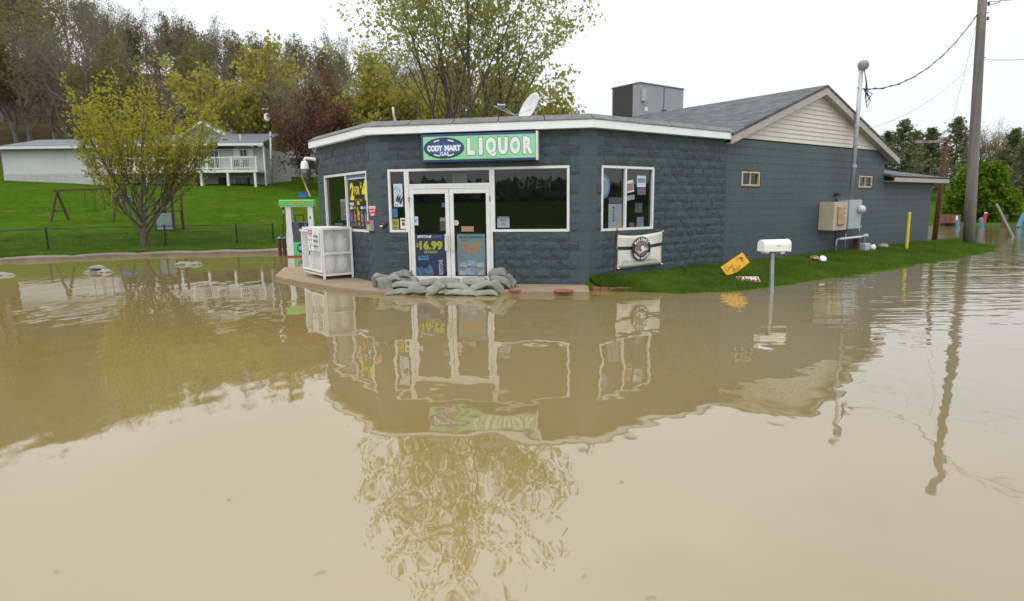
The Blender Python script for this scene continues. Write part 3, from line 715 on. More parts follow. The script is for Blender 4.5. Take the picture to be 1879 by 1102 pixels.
txt('LIGHT', FF, 2.13, 1.055, .17, .035, pm('print_darkteal', (.03, .09, .13)), ps, y=.0235, off=.02)
M_or = pm('print_orange', (.42, .21, .05), .4)
for s_, zz, w_ in (('WELCOME', .97, .53), ('TO CODY', .885, .45), ('MART!', .80, .32)): txt(s_, FF, 2.26, zz, w_, .072, M_or, ps, y=.0235, off=.06)
M_canw = pm('can_pale', (.36, .38, .36), .35, (.14, .25, .34), vs=5); M_cant = pm('can_teal', (.10, .25, .34), .35)
for cx, h in ((2.06, .33), (2.46, .33), (2.26, .39)):
    c = can(FF, ps, cx, .275, .165 if h < .35 else .20, h, (M_canw, M_cant), .0235 if h < .35 else .021)
    txt('BUSCH', FF, cx, .275 + h * .48, .145 if h < .35 else .18, .055, pm('print_darkteal', (.03, .09, .13)), c, y=.0205 if h < .35 else .018, off=.03)
    txt('LIGHT', FF, cx, .275 + h * .32, .10, .028, pm('print_darkteal', (.03, .09, .13)), c, y=.0205 if h < .35 else .018, off=.02)
# smaller cards on the doors
M_paper = pm('white_paper', (.55, .62, .66), .5, (.48, .54, .6), vs=6); M_kraft = pm('kraft_card', (.36, .24, .14), .6, (.3, .2, .11), vs=6)
ps = poster('door_sticker', 'small white and blue sticker at left edge of the left door', FF, .925, 1.035, 1.40, 1.60, M_paper, .027, 'sticker'); patch(FF, ps, .945, 1.0, 1.47, 1.54, M_sky, .024)
poster('door_card', 'brown cardboard strip taped inside the right door', FF, 2.04, 2.325, 1.255, 1.37, M_kraft, .027, 'card')
ps = MB(FF).disc(1.925, 1.45, .062, .062, .024, 20, .027).box(1.87, 1.93, .0245, .0265, 1.39, 1.505).build('door_sticker', pm('peach_paper', (.6, .46, .36), .5), label='small peach rounded sticker by handle edge of the right door', cat='sticker')
ps = poster('door_sticker', 'dim green and grey decal at right edge of the left door glass', FF, 1.545, 1.685, 1.27, 1.58, pm('dim_decal', (.05, .06, .05), .4, (.08, .07, .03), vs=9), .027, 'sticker'); patch(FF, ps, 1.555, 1.675, 1.49, 1.56, M_print_g, .024)
poster('door_sticker', 'little blue decal high on the left door glass', FF, 1.60, 1.67, 1.80, 1.90, pm('dim_blue', (.06, .14, .25), .4), .027, 'sticker')
poster('paper_notice', 'faint grey paper behind the transom glass over the doors', FF, 1.86, 2.20, 2.335, 2.53, pm('dim_paper', (.10, .11, .11), .5), .043, 'notice')
# side light
ps = poster('drinks_poster', 'narrow white poster with black bottles in the side light', FF, .47, .685, 1.82, 2.335, M_paper, .043)
for k, (x, z) in enumerate(((.555, 2.01), (.60, 1.985), (.645, 1.95))):
    MB(FF @ Matrix.Translation((x, 0, z)) @ Matrix.Rotation(.35, 4, 'Y')).prism([(-.022, -.07), (.022, -.07), (.022, .04), (.009, .07), (.009, .10), (-.009, .10), (-.009, .07), (-.022, .04)], .0385, .0405).build('bottle', M_print_k, ps)
for q in range(3): MB(FF @ Matrix.Translation((.51 + q * .055, 0, 2.24 - q * .03)) @ Matrix.Rotation(.5 - q * .3, 4, 'Y')).box(-.012, .012, .039, .0405, -.05, .05).build('script_stroke', M_sky, ps)
patch(FF, ps, .50, .56, 1.85, 1.88, M_sky, .0405)
poster('window_card', 'plain blue card in the narrow side light', FF, .425, .545, 1.585, 1.78, pm('card_blue', (.05, .16, .36), .4), .043, 'card')
ps = poster('window_card', 'yellow card with dark seal at the foot of the side light', FF, .42, .57, 1.315, 1.55, pm('card_yellow', (.36, .36, .05), .4), .043, 'card')
MB(FF).disc(.495, 1.455, .055, .055, .039, 16, .0405).build('seal', pm('seal_olive', (.2, .2, .04), .5), ps); patch(FF, ps, .425, .565, 1.345, 1.36, M_print_k, .0405)
ps = poster('window_card', 'white card with red and green print low in the side light', FF, .605, .735, 1.325, 1.565, M_print_w, .043, 'card')
patch(FF, ps, .625, .725, 1.49, 1.54, pm('card_green', (.12, .2, .03), .5), .0405); MB(FF).disc(.675, 1.43, .045, .045, .039, 14, .0405).build('red_spot', pm('card_red', (.4, .06, .04), .5), ps)
# large front window
ps = poster('window_card', 'pale blue XXX card in the lower left of the big dark window', FF, 2.86, 3.135, 1.335, 1.545, pm('card_paleblue', (.26, .36, .40), .45), .043, 'card')
txt('XXX', FF, 2.995, 1.505, .14, .045, M_print_k, ps, y=.0405, off=.01)
MB(FF).prism([(2.93, 1.39), (3.06, 1.39), (3.04, 1.46), (2.97, 1.46)], .0393, .0408).build('picture', M_print_g, ps); MB(FF).disc(3.005, 1.44, .02, .015, .037, 10, .039).build('flame', pm('flame_orange', (.5, .2, .05), .5), ps)
txt('SALE', FF, 2.995, 1.36, .14, .018, M_print_g, ps, y=.0405)
patch(FF, ps, 2.87, 3.125, 1.555, 1.58, M_print_g, .0425)
ns = thing('open_sign', 'unlit tube sign reading OPEN inside the big dark window', 'sign', FF @ Vector((3.75, .04, 2.25)))
M_tube = pm('unlit_tube', (.009, .009, .010), .6)
for q, ch in enumerate('OPEN'): txt(ch, FF @ Matrix.Translation((3.42 + q * .19, 0, 2.29)) @ Matrix.Rotation(-.12, 4, 'Y'), 0, 0, .15, .21, M_tube, ns, y=.0425, shear=.2)
# right window
ps = MB(FR).disc(.435, 2.21, .20, .27, .039, 30, .0425)
ps.v = [p for p in ps.v]
def clipx(mb, xmin, Mx):
    Mi = Mx.inverted(); mb.v = [Mx @ Vector((max(xmin, (Mi @ p).x), (Mi @ p).y, (Mi @ p).z)) for p in mb.v]; return mb
ps = clipx(ps, .387, FR).build('round_sign', pm('round_blue', (.06, .17, .34), .4), label='round blue and white sign at left of the side window', cat='sign', origin=FR @ Vector((.43, .04, 1.95)))
clipx(MB(FR).disc(.435, 2.21, .15, .21, .036, 30, .038), .388, FR).build('sign_face', pm('round_pale', (.22, .27, .33), .4), ps)
MB(FR).box(.40, .54, .034, .0355, 2.19, 2.215).box(.40, .52, .034, .0355, 2.28, 2.30).build('print', M_print_g, ps)
ps = poster('info_poster', 'tall pale grey poster with a dark vertical scale in the side window', FR, .60, 1.02, 1.295, 1.83, pm('poster_grey', (.22, .27, .28), .5, (.19, .235, .25), vs=3), .043)
patch(FR, ps, .605, 1.015, 1.845, 1.97, pm('poster_head', (.06, .07, .075), .5), .043); MB(FR).box(.735, .775, .039, .0405, 1.50, 1.70).build('scale_bar', pm('dim_blue', (.06, .14, .25)), ps)
for z_ in (1.74, 1.465): MB(FR).disc(.755, z_, .03, .022, .0385, 12, .0405).build('knob', M_print_k, ps)
for z_ in (1.75, 1.71, 1.66, 1.55, 1.50, 1.47): patch(FR, ps, .82, .90, z_, z_ + .012, M_print_g, .0405)
ps = poster('price_card', 'orange and white card tilted in the right half of the side window', FR @ Matrix.Translation((1.27, 0, 2.20)) @ Matrix.Rotation(-.15, 4, 'Y'), -.125, .125, -.12, .15, M_paper, .043, 'card')
patch(FR @ Matrix.Translation((1.27, 0, 2.20)) @ Matrix.Rotation(-.15, 4, 'Y'), ps, -.11, .11, -.08, .08, pm('card_orange', (.36, .15, .06), .5, (.2, .16, .2), vs=22), .0405)
poster('price_card', 'plain pale card under the orange card in the side window', FR @ Matrix.Translation((1.30, 0, 1.98)) @ Matrix.Rotation(-.12, 4, 'Y'), -.15, .13, -.07, .04, pm('poster_grey', (.22, .27, .28)), .043, 'card')
ps = poster('price_card', 'white card with blue and red print at right of the side window', FR, 1.50, 1.80, 2.20, 2.46, M_paper, .043, 'card')
patch(FR, ps, 1.52, 1.78, 2.30, 2.40, pm('card_blueprint', (.1, .14, .3), .5, (.35, .35, .4), vs=24), .0405)
ps = poster('price_card', 'dim red and blue card below the white card in the side window', FR, 1.52, 1.80, 2.03, 2.18, pm('card_redblue', (.26, .08, .06), .5, (.06, .1, .28), vs=8), .043, 'card')
ps = poster('display_box', 'blue and grey packets on a sill at foot of the side window', FR, 1.52, 1.75, 1.295, 1.52, pm('packet_blue', (.05, .11, .25), .5, (.14, .18, .2), vs=9), .043, 'packets')
poster('display_box', 'grey dim packet behind the upper sill of the side window', FR, 1.45, 1.70, 1.62, 1.84, pm('packet_grey', (.06, .075, .08), .5, (.03, .035, .04), vs=7), .043, 'packets')
poster('display_box', 'small rust orange packets low beside the side window mullion', FR, 1.28, 1.44, 1.295, 1.40, pm('packet_rust', (.16, .07, .035), .5, (.05, .05, .05), vs=12), .043, 'packets')
# left window: 2 FOR $4 poster, seen from a slant
XL = lambda s: LA - s
ps = poster('price_poster', 'black poster reading 2 FOR $4 with a row of cans in left window', FL, XL(1.55), XL(.42), 1.30, 2.52, pm('poster_black', (.016, .014, .014), .4), .043)
MB(FL).box(XL(1.56), XL(.41), .0435, .0445, 1.292, 2.59).build('blue_border', pm('border_blue', (.12, .22, .42), .45), ps)
patch(FL, ps, XL(1.54), XL(.42), 2.495, 2.52, M_print_w, .0405)
M_yb = pm('bright_yellow_print', (.80, .72, .02), .4)
txt('2', FL, XL(1.34), 2.205, .24, .42, M_yb, ps, y=.0385, off=.05)
txt('FOR', FL, XL(1.03), 2.22, .31, .20, M_yb, ps, y=.0385, off=.03)
txt('$', FL, XL(.79), 2.33, .08, .16, M_yb, ps, y=.0385, off=.02)
txt('4', FL, XL(.585), 2.23, .33, .50, M_yb, ps, y=.0385, off=.05)
txt('16 OZ CANS', FL, XL(.96), 1.985, .46, .07, M_yl, ps, y=.0385, off=.02)
txt('MIXED', FL, XL(1.38), 1.90, .26, .075, M_print_w, ps, y=.0385, off=.03)
cols = [((.16, .12, .36), (.6, .6, .6)), ((.55, .20, .03), (.5, .2, .03)), ((.62, .58, .03), (.6, .55, .03)), ((.45, .25, .45), (.7, .7, .7)), ((.05, .25, .5), (.1, .4, .6))]
for k, (cA, cB) in enumerate(cols):
    cx = XL(1.42 - k * .215); big = k == 2; hgt = .62 if big else .50; z0 = 1.34
    c = can(FL, ps, cx, z0, .19, hgt, (pm('can_body_black', (.03, .028, .03), .35), pm('can_lid_%d' % k, cB, .4)), .0405 if not big else .0395)
    txt('b', FL, cx, z0 + hgt * .52, .13, hgt * .52, pm('can_colour_%d' % k, cA, .4), c, y=.036, off=.05)
    MB(FL).disc(cx + .01, z0 + hgt * .42, .035, .05, .0335, 14, .035).build('spot', pm('card_red', (.4, .06, .04)), c)
    txt('TEA', FL, cx, z0 + hgt * .13, .12, .06, pm('can_colour_%d' % k, cA), c, y=.036, off=.03)
ps = poster('window_card', 'dim white and orange card in the left half of the left window', FL, XL(2.15), XL(1.70), 1.50, 2.02, pm('dim_card', (.12, .13, .13), .5, (.09, .1, .1), vs=5), .043, 'card')
patch(FL, ps, XL(2.14), XL(1.71), 1.97, 2.03, M_print_g, .0405); MB(FL).disc(XL(2.04), 1.74, .07, .11, .039, 14, .0405).build('orange_spot', pm('dim_orange', (.16, .05, .02), .5), ps); txt('14', FL, XL(1.9), 1.58, .2, .1, M_print_k, ps, y=.0405)
poster('window_card', 'grey green paper at the sill of the left window', FL, XL(2.6), XL(2.05), 1.30, 1.42, pm('dim_sill', (.06, .085, .075), .5), .043, 'card')

# ------------------------------------------------------------------ things on the walls
ps = MB(FF).box(-.125, .045, -.012, -.002, 1.615, 1.85).build('notice_sign', M_red, label='small red and white warning sign on the corner blocks', cat='sign', bevel=.003)
MB(FF).box(-.118, .038, -.0145, -.0125, 1.785, 1.842).build('white_band', M_print_w, ps)
txt('SORRY', FF, -.04, 1.812, .13, .035, M_red, ps, y=-.0165, off=.02); txt('OUT OF', FF, -.04, 1.732, .125, .048, M_print_w, ps, y=-.0145, off=.05); txt('GAS', FF, -.04, 1.655, .085, .05, M_print_w, ps, y=-.0145, off=.05)
t = thing('shutoff_box', 'grey wall box with red top and yellow card near the corner', 'box', FL @ Vector((XL(.14), 0, 1.28)))
MB(FL).box(XL(.25), XL(.02), -.10, -.002, 1.28, 1.515).build('case', pm('box_grey', (.36, .35, .34), .5), t, bevel=.008)
MB(FL).box(XL(.245), XL(.025), -.108, -.102, 1.44, 1.505).build('red_header', M_red, t)
MB(FL).prism([(XL(.19), 1.30), (XL(.07), 1.30), (XL(.09), 1.42), (XL(.15), 1.43)], -.106, -.102).build('yellow_card', M_yellow, t)
t = thing('door_bell_box', 'small black and red device on the wall left of side light', 'alarm', FF @ Vector((.22, 0, 1.36)))
MB(FF).box(.15, .30, -.07, -.002, 1.37, 1.46).build('case', M_black, t, bevel=.01); MB(FF).box(.17, .27, -.076, -.071, 1.425, 1.452).build('red_lens', M_red, t); MB(FF).box(.155, .215, -.078, -.071, 1.375, 1.405).build('white_label', M_print_w, t)
# domed security camera on a bracket at the far left corner
cp = FL @ Vector((-.16, -.28, 2.78))
t = thing('security_camera', 'white dome security camera on bracket at left wall edge', 'camera', cp)
MB(Matrix.Translation(cp)).lathe([(.04, .30), (.075, .29), (.10, .22), (.11, .10), (.115, .08)], 18).build('housing', M_print_w, t, smooth=True)
MB(Matrix.Translation(cp)).lathe([(.02, -.03), (.07, -.005), (.095, .04), (.10, .085)], 18).build('dome', pm('dome_grey', (.35, .36, .37), .2), t, smooth=True)
MB().tube([cp + Vector((0, 0, .31)), cp + Vector((.03, 0, .36)), cp + R3 * .2 + Vector((0, 0, .36)), FL @ Vector((.06, 0, 3.1))], .045, 10).build('bracket', M_print_w, t, smooth=True)
MB(FL).box(.0, .12, -.04, -.002, 2.98, 3.14).build('mounting_plate', M_dark, t)

# banner on the long wall, hung a little slack
def banner():
    t = thing('coffee_banner', 'cream vinyl banner with round coffee emblem below the side window', 'banner', FR @ Vector((1.55, -.05, .4)))
    x0, x1 = .80, 2.30; n, k = 18, 10
    def P(u, v): # u along, v up
        zt = 1.145 + .035 * u - .05 * math.sin(math.pi * u) * 1.0; zb = .375 + .02 * u
        return (x0 + (x1 - x0) * u + .012 * math.sin(v * 3), -.045 - .022 * math.sin(u * 9 + v * 5) * (.4 + .6 * v), zb + (zt - zb) * v)
    def sheet(name, u0, u1, v0, v1, mat, dy, nu=n, nv=k):
        V = []; F = []
        for j in range(nv + 1):
            for i in range(nu + 1):
                p = P(u0 + (u1 - u0) * i / nu, v0 + (v1 - v0) * j / nv); V.append((p[0], p[1] - dy, p[2]))
        for j in range(nv):
            for i in range(nu): F.append((j * (nu + 1) + i, j * (nu + 1) + i + 1, (j + 1) * (nu + 1) + i + 1, (j + 1) * (nu + 1) + i))
        o = MB(FR).add(V, F).build(name, mat, t, smooth=True)
        if name == 'sheet': q = o.modifiers.new('thick', 'SOLIDIFY'); q.thickness = .003; q.offset = -1
        return o
    sheet('hem', -.012, 1.012, -.02, 1.02, pm('banner_hem', (.05, .045, .04), .6), -.006)
    sheet('sheet', 0, 1, 0.02, .99, pm('banner_cream', (.72, .69, .60), .5, (.62, .59, .49), vs=5), .0)
    sheet('stripe', 0, 1, .555, .655, M_print_k, .006, 18, 2)
    cx, cz = 1.56, .80
    e = MB(FR).disc(cx, cz, .315, .275, -.082, 36, -.074).build('emblem', M_print_k, t)
    MB(FR).disc(cx, cz, .225, .165, -.0855, 30, -.083).build('cup_disc', pm('emblem_brown', (.13, .06, .03), .5, (.3, .25, .2), vs=12), e)
    for q in range(5): MB(FR).tube([(cx - .2 + q * .02, -.087, cz - .03 - q * .01), (cx - .05, -.087, cz - .08 - q * .006), (cx + .2 - q * .02, -.087, cz - .02 + q * .012)], .006, 4).build('swirl', M_print_w, e)
    MB(FR).disc(cx + .03, cz + .015, .05, .05, -.092, 16, -.086).build('highlight', M_print_w, e)
    def arc(body, a0, a1, rx, rz, sz, flip):
        for i, ch in enumerate(body):
            if ch == ' ': continue
            a = math.radians(a0 + (a1 - a0) * i / (len(body) - 1)); x = cx + rx * math.cos(a); z = cz + rz * math.sin(a)
            tilt = (math.pi / 2 - a) if not flip else (-math.pi / 2 - a)
            txt(ch, FR @ Matrix.Translation((x, 0, z)) @ Matrix.Rotation(tilt, 4, 'Y'), 0, 0, sz * .8, sz, M_print_w, e, y=-.085, off=.05)
    arc('BARONET', 140, 40, .26, .215, .075, False)
    arc('COFFEE ROASTERS', 212, 328, .27, .225, .05, True)
    txt('Our cup of excellence', FR, 1.55, .52, 1.15, .085, pm('script_grey', (.25, .24, .21), .5), t, y=-.072, shear=.4)
    for x, z in ((.82, 1.13), (2.29, 1.175), (2.29, .40), (.82, .39)): MB(FR).lathe([(.024, -.012), (.03, 0), (.024, .012)], 8, (x, -.075, z)).build('grommet', M_print_w, t)
banner()
t = thing('marker_stake', 'thin rusty stake with orange tip in front of side window', 'stake', FR @ Vector((.62, -.16, .1)))
MB(FR).tube([(.60, -.18, -.1), (.67, -.16, 1.27)], .018, 7).build('shaft', M_rust, t); MB(FR).tube([(.67, -.16, 1.271), (.678, -.158, 1.39)], .02, 7).build('tip', pm('tip_orange', (.55, .22, .09), .6), t)
FE = FR @ Matrix.Translation((-.42, 0, 0)); WE = lambda s, i, z: FE @ Vector((s, i, z))
# electric boxes, mast and gas meter on the gabled wall
t = thing('meter_box', 'beige rust streaked electrical cabinet on the side wall', 'electrical box', WE(10.55, -.1, .93))
MB(FE).box(10.13, 10.95, -.42, IN - .002, .94, 1.80).build('cabinet', pm('cabinet_beige', (.50, .42, .30), .6, (.44, .36, .25), vs=4, dirt=(.26, .12, .05), ds=5, dlo=.58, dhi=.72), t, bevel=.012)
MB(FE).box(10.32, 10.72, -.49, -.422, 1.10, 1.68).build('door', pm('cabinet_lid', (.46, .34, .2), .6, (.36, .2, .1), vs=4), t, bevel=.05)
MB(FE).lathe([(.03, 0), (.03, .02)], 10, (10.62, -.5, 1.5)).build('latch', M_print_w, t); MB(FE).lathe([(.03, 0), (.03, .02)], 10, (10.62, -.5, 1.37)).build('latch', M_print_w, t)
M_boxg = pm('box_bluegrey', (.36, .42, .46), .5, (.32, .38, .42), vs=4)
t = thing('electric_meter', 'grey blue meter cabinet with round glass meter on side wall', 'electrical box', WE(11.7, -.1, .93))
MB(FE).box(11.25, 12.05, -.34, IN - .002, .95, 1.86).build('cabinet', M_boxg, t, bevel=.012)
mm = frame(WE(11.88, -.36, 1.56), R3)
MB(mm @ Matrix.Rotation(math.pi / 2, 4, 'X')).lathe([(.13, -.01), (.13, .05), (.115, .12), (.07, .16), (.02, .17)], 18).build('meter', pm('meter_glass', (.62, .64, .6), .15), t, smooth=True)
MB(FE).tube([(10.952, -.15, 1.03), (11.248, -.15, 1.03)], .04, 10).build('link_pipe', M_print_w, t, smooth=True)
MB(FE).tube([(11.7, -.05, .948), (11.7, -.05, .2)], .03, 8).build('ground_conduit', M_galv, t, smooth=True)
MB(FE).tube([(11.0, -.03, 1.9), (11.12, -.02, 1.55), (11.12, -.02, .2)], .016, 6).build('cable', M_black, t)
MB(FE).box(11.0, 11.16, -.08, IN - .002, 2.0, 2.06).build('bracket', M_black, t)
t = thing('service_mast', 'tall galvanised conduit mast with weatherhead through the gable eave', 'conduit mast', WE(11.5, -.28, 1.86))
MB(FE).tube([(11.48, -.24, 1.862), (11.48, -.27, 3.9), (11.48, -.28, 5.80)], [.065, .065, .062], 12).build('pipe', M_galv, t, smooth=True)
for z in (2.9, 4.12): MB(FE).lathe([(.085, -.04), (.085, .04)], 12, (11.48, -.265, z)).build('clamp', M_galv, t)
wh = WE(11.50, -.28, 5.80)
MB(frame(wh, (1, 0, 0)) @ Matrix.Rotation(.35, 4, 'Y')).lathe([(.07, -.05), (.10, 0), (.155, .08), (.165, .16), (.13, .24), (.06, .28), (.01, .285)], 16).build('weatherhead', pm('weatherhead_grey', (.27, .27, .26), .55), t, smooth=True)
MB(FE).tube([(11.3, -.28, 5.25), (11.75, -.28, 5.25)], .02, 6).build('insulator_arm', M_galv, t)
for q, (dx, zz) in enumerate(((.14, 4.85), (.20, 4.72), (.28, 4.95))):
    MB(FE).tube([(11.62, -.30, 5.82), (11.72 + dx * .3, -.32, 5.45), (11.62 + dx, -.33, zz + .15), (11.72 + dx, -.33, zz), (11.9 + dx, -.34, zz + .2), (11.72, -.30, 5.22)], .013, 5).build('drip_loop', M_black, t)
t = thing('gas_meter', 'grey gas meter with white pipework at the foot of side wall', 'gas meter', WE(12.5, -.2, .2))
MB(FE).tube([(10.88, -.18, .15), (10.88, -.18, .62), (10.95, -.18, .64), (11.05, -.18, .64)], .028, 8).build('riser', M_galv, t, smooth=True)
MB(FE).tube([(11.05, -.18, .64), (12.45, -.2, .66)], .036, 8).build('white_pipe', M_print_w, t, smooth=True)
MB(FE).tube([(12.45, -.2, .66), (12.62, -.2, .66), (12.68, -.2, .6), (12.68, -.2, .45)], .04, 8).build('elbow', M_galv, t, smooth=True)
MB(FE).tube([(12.46, -.15, .66), (12.46, -.12, .95), (12.6, -.12, 1.0)], .025, 8).build('vent', M_galv, t, smooth=True)
MB(FE).lathe([(.10, 0), (.12, .05), (.09, .12)], 12, (12.72, -.2, .62)).build('regulator', M_galv, t, smooth=True)
MB(FE).box(12.55, 12.90, -.34, -.08, .16, .44).build('meter_body', M_boxg, t, bevel=.04)
MB(mm @ Matrix.Translation((1.08, 0, -1.27)) @ Matrix.Rotation(math.pi / 2, 4, 'X')).lathe([(.10, -.02), (.11, .05), (.06, .09)], 14).build('dial', M_print_w, t, smooth=True)
MB(FE).box(12.30, 12.42, -.2, -.02, .1, .6).build('rusty_post', M_rust, t)

# ------------------------------------------------------------------ on the roof
ACC = Vector((4.98, 24.48, 4.75)); FA = frame(ACC, R3)
t = thing('rooftop_unit', 'large grey rooftop air conditioner with dark coil side', 'air conditioner', ACC)
MB(FA).box(0, 2.6, 0, 1.47, .36, 1.62).build('housing', M_acgrey, t, bevel=.01)
MB(FA).box(-.03, 2.63, -.03, 1.50, 1.622, 1.66).build('lid', pm('ac_lid', (.16, .155, .155), .5), t)
MB(FA).box(-.012, .0, .36, 1.40, .42, 1.60).build('coil_panel', M_coil, t)
MB(FA).box(-.02, 2.6, -.02, 1.49, .20, .35).build('base_rail', M_galv, t)
MB(FA).box(-.05, -.021, .55, .80, .26, .34).build('yellow_tag', M_yellow, t); MB(FA).box(2.45, 2.58, -.006, 0, .62, .85).build('yellow_tag', M_yellow, t)
MB(FA).box(.08, .26, -.12, -.0, .95, 1.40).build('switch_box', M_boxg, t, bevel=.01); MB(FA).box(.30, .46, -.006, 0, .62, .76).build('label_plate', M_print_w, t)
MB(FA).tube([(1.2, -.0, .45), (1.2, -.12, .45), (1.2, -.12, .68), (1.4, -.12, .70)], .04, 6).box(1.1, 1.5, -.16, -.02, .40, .5).build('gas_valve', M_dark, t)
MB(FA).box(1.38, 1.42, -.008, 0, .4, 1.58).build('seam', M_dark, t)
# satellite dish
dc = at(969, 197, 16.2)
t = thing('satellite_dish', 'white satellite dish tilted on the flat roof above the sign', 'satellite dish', (dc.x, dc.y, ZT + .1))
dn = Vector((-.80, -.42, .43)).normalized(); Md = Matrix.Translation(dc) @ dn.to_track_quat('Z', 'Y').to_matrix().to_4x4()
pr = [(.001, -.09)] + [(.42 * k / 7, -.09 + .09 * (k / 7) ** 2) for k in range(1, 8)]
MB(Md).lathe(pr + [(.425, -.012), (.3, -.065), (.1, -.105), (.001, -.11)], 28).build('reflector', pm('dish_white', (.62, .63, .61), .4), t, smooth=True)
foc = Md @ Vector((0, .05, .52)); lowp = Md @ Vector((0, -.40, .02))
arm = at(906, 194, 15.9)
MB().tube([at(965, 222, 16.2), at(938, 209, 16.05), arm], .018, 6).build('feed_arm', M_galv, t)
MB().tube([at(950, 214, 16.1), at(925, 198, 16.0), arm], .011, 5).tube([at(985, 196, 16.3), at(945, 211, 16.1)], .008, 5).build('brace', M_galv, t)
q = at(920, 193, 15.95); MB(Matrix.Translation(q) @ Vector((1, .2, 0)).to_track_quat('Z', 'Y').to_matrix().to_4x4()).lathe([(.05, -.1), (.035, -.06), (.03, .06), (.045, .1)], 10).build('feed_horn', M_galv, t, smooth=True)
MB().tube([Vector((dc.x + .15, dc.y + .1, ZT + .08)), dc + Vector((.18, .1, -.12)), dc - dn * .12], .035, 8).build('mast', M_galv, t, smooth=True)
vp = at(722, 230, 15.6)
t = thing('vent_pipe', 'thin bent grey vent pipe on the flat roof at left', 'pipe', (vp.x, vp.y, ZT + .1))
MB().tube([Vector((vp.x + .08, vp.y, ZT + .05)), at(726, 224, 15.6), at(722, 210, 15.6), at(721, 196, 15.6)], .03, 8).build('pipe', M_galv, t, smooth=True)
MB().lathe([(.09, 0), (.05, .05)], 10, (vp.x + .08, vp.y, ZT + .12)).build('flashing', M_dark, t)

# ------------------------------------------------------------------ propane cage with its cylinders
GC = FL @ Vector((XL(2.71), -.80, .097)); FG = frame(GC, -L3)     # x along the wall towards the door, y towards the wall
CW, CD_, CHt = 1.42, .76, 1.23
t = thing('propane_cage', 'white steel propane exchange cage standing on the walkway', 'cage', GC)
M_cage = pm('cage_white', (.80, .80, .77), .45, (.75, .75, .72), vs=5, dirt=(.5, .44, .36), ds=8, dlo=.7, dhi=.85)
for x in (0, CW - .045):
    for y in (0, CD_ - .045): MB(FG).box(x, x + .045, y, y + .045, 0, CHt).build('corner_post', M_cage, t, bevel=.004)
mb = MB(FG)
for z in (.10, .135 + .0):
    pass
for z0, z1 in ((.08, .12), (CHt - .04, CHt - .002)):
    mb.box(.046, CW - .046, .004, .04, z0, z1).box(.046, CW - .046, CD_ - .04, CD_ - .004, z0, z1).box(.004, .04, .046, CD_ - .046, z0, z1).box(CW - .04, CW - .004, .046, CD_ - .046, z0, z1)
mb.build('frame_rails', M_cage, t)
MB(FG).box(-.005, CW + .005, -.005, CD_ + .005, CHt, CHt + .012).build('top_sheet', M_cage, t)
for z in (.19, .64):
    mb = MB(FG); mb.box(.05, CW - .05, .05, CD_ - .05, z, z + .012)
    mb.build('shelf', M_cage, t)
M_mesh = screenmat('cage_mesh_white', (.80, .80, .77), .30)
dm = MB(FG)
for a, b_ in ((-.01, .60), (.615, CW + .0)):
    dmb = MB(FG); bars(dmb, [(a, b_, CHt - .10, CHt - .05), (a, b_, .17, .21), (a, a + .04, .211, CHt - .101), (b_ - .04, b_, .211, CHt - .101)], -.035, -.006)
    dd = dmb.build('door', M_cage, t)
    MB(FG).box(a + .03, b_ - .03, -.022, -.018, .20, CHt - .09).build('mesh_panel', M_mesh, dd)
MB(FG).box(CW - .022, CW - .018, .05, CD_ - .05, .12, CHt - .05).build('mesh_panel', M_mesh, t)
MB(FG).box(.018, .022, .05, CD_ - .05, .12, CHt - .05).build('mesh_panel', M_mesh, t)
MB(FG).box(CW - .012, CW - .004, .05, CD_ - .05, .60, .64).build('side_rail', M_cage, t)
MB(FG).box(.60, .625, -.05, -.036, .55, .66).build('latch', M_dark, t)
pl = MB(FG).box(.56, 1.36, -.045, -.04, .68, 1.20).build('warning_placard', M_print_w, t)
MB(FG).box(.58, .88, -.048, -.0455, 1.08, 1.185).build('red_header', M_red, pl); txt('DANGER', FG, .73, 1.132, .24, .06, M_print_w, pl, y=-.05, off=.04)
for x in (.66, .80): MB(FG).prism([(x - .045, .91), (x + .045, .91), (x, .99)], -.048, -.0455).build('hazard_mark', M_print_g if x < .7 else pm('mark_orange', (.5, .2, .05), .5), pl)
for z in (1.05, 1.03, .86, .83, .80): MB(FG).box(.62, .88 - .03 * (z > .84), -.048, -.0455, z, z + .01).build('print_line', M_print_g, pl)
MB(FG).prism([(.66, .72), (.72, .72), (.73, .77), (.69, .80), (.65, .77)], -.048, -.0455).build('green_mark', pm('mark_green', (.12, .3, .04), .5), pl)
MB(FG).prism([(.97, .70), (1.27, .70), (1.29, .74), (1.29, 1.02), (1.24, 1.07), (1.16, 1.09), (1.16, 1.18), (1.08, 1.18), (1.08, 1.09), (1.0, 1.07), (.95, 1.02), (.95, .74)], -.048, -.0455).build('tank_picture', pm('tank_print', (.45, .46, .45), .5, (.62, .63, .62), vs=6), pl)
for z in (.78, .91, 1.03): MB(FG).box(.955, 1.285, -.0505, -.0485, z, z + .025).build('tank_band', M_print_k, pl)
M_tank = pm('tank_white', (.80, .80, .77), .4, (.74, .74, .70), vs=6, orand=.05)
def tank(lbl, P):
    t = thing('propane_cylinder', lbl, 'propane cylinder', P, 0, 'white propane cylinders stored in the cage')
    MB(Matrix.Translation(P)).lathe([(.10, .0), (.105, .02), (.11, .025), (.145, .05), (.155, .09), (.155, .25), (.14, .30), (.09, .33), (.03, .34)], 18).build('tank', M_tank, t, smooth=True)
    MB(Matrix.Translation(P)).lathe([(.085, .325), (.09, .42), (.08, .425), (.075, .335)], 14).build('collar', M_tank, t)
    MB(Matrix.Translation(P)).lathe([(.02, .335), (.02, .39), (.04, .395), (.04, .41)], 8).build('valve', M_galv, t)
    return t
proto = None
cn = ['farthest left', 'second from left', 'third from left', 'nearest right']
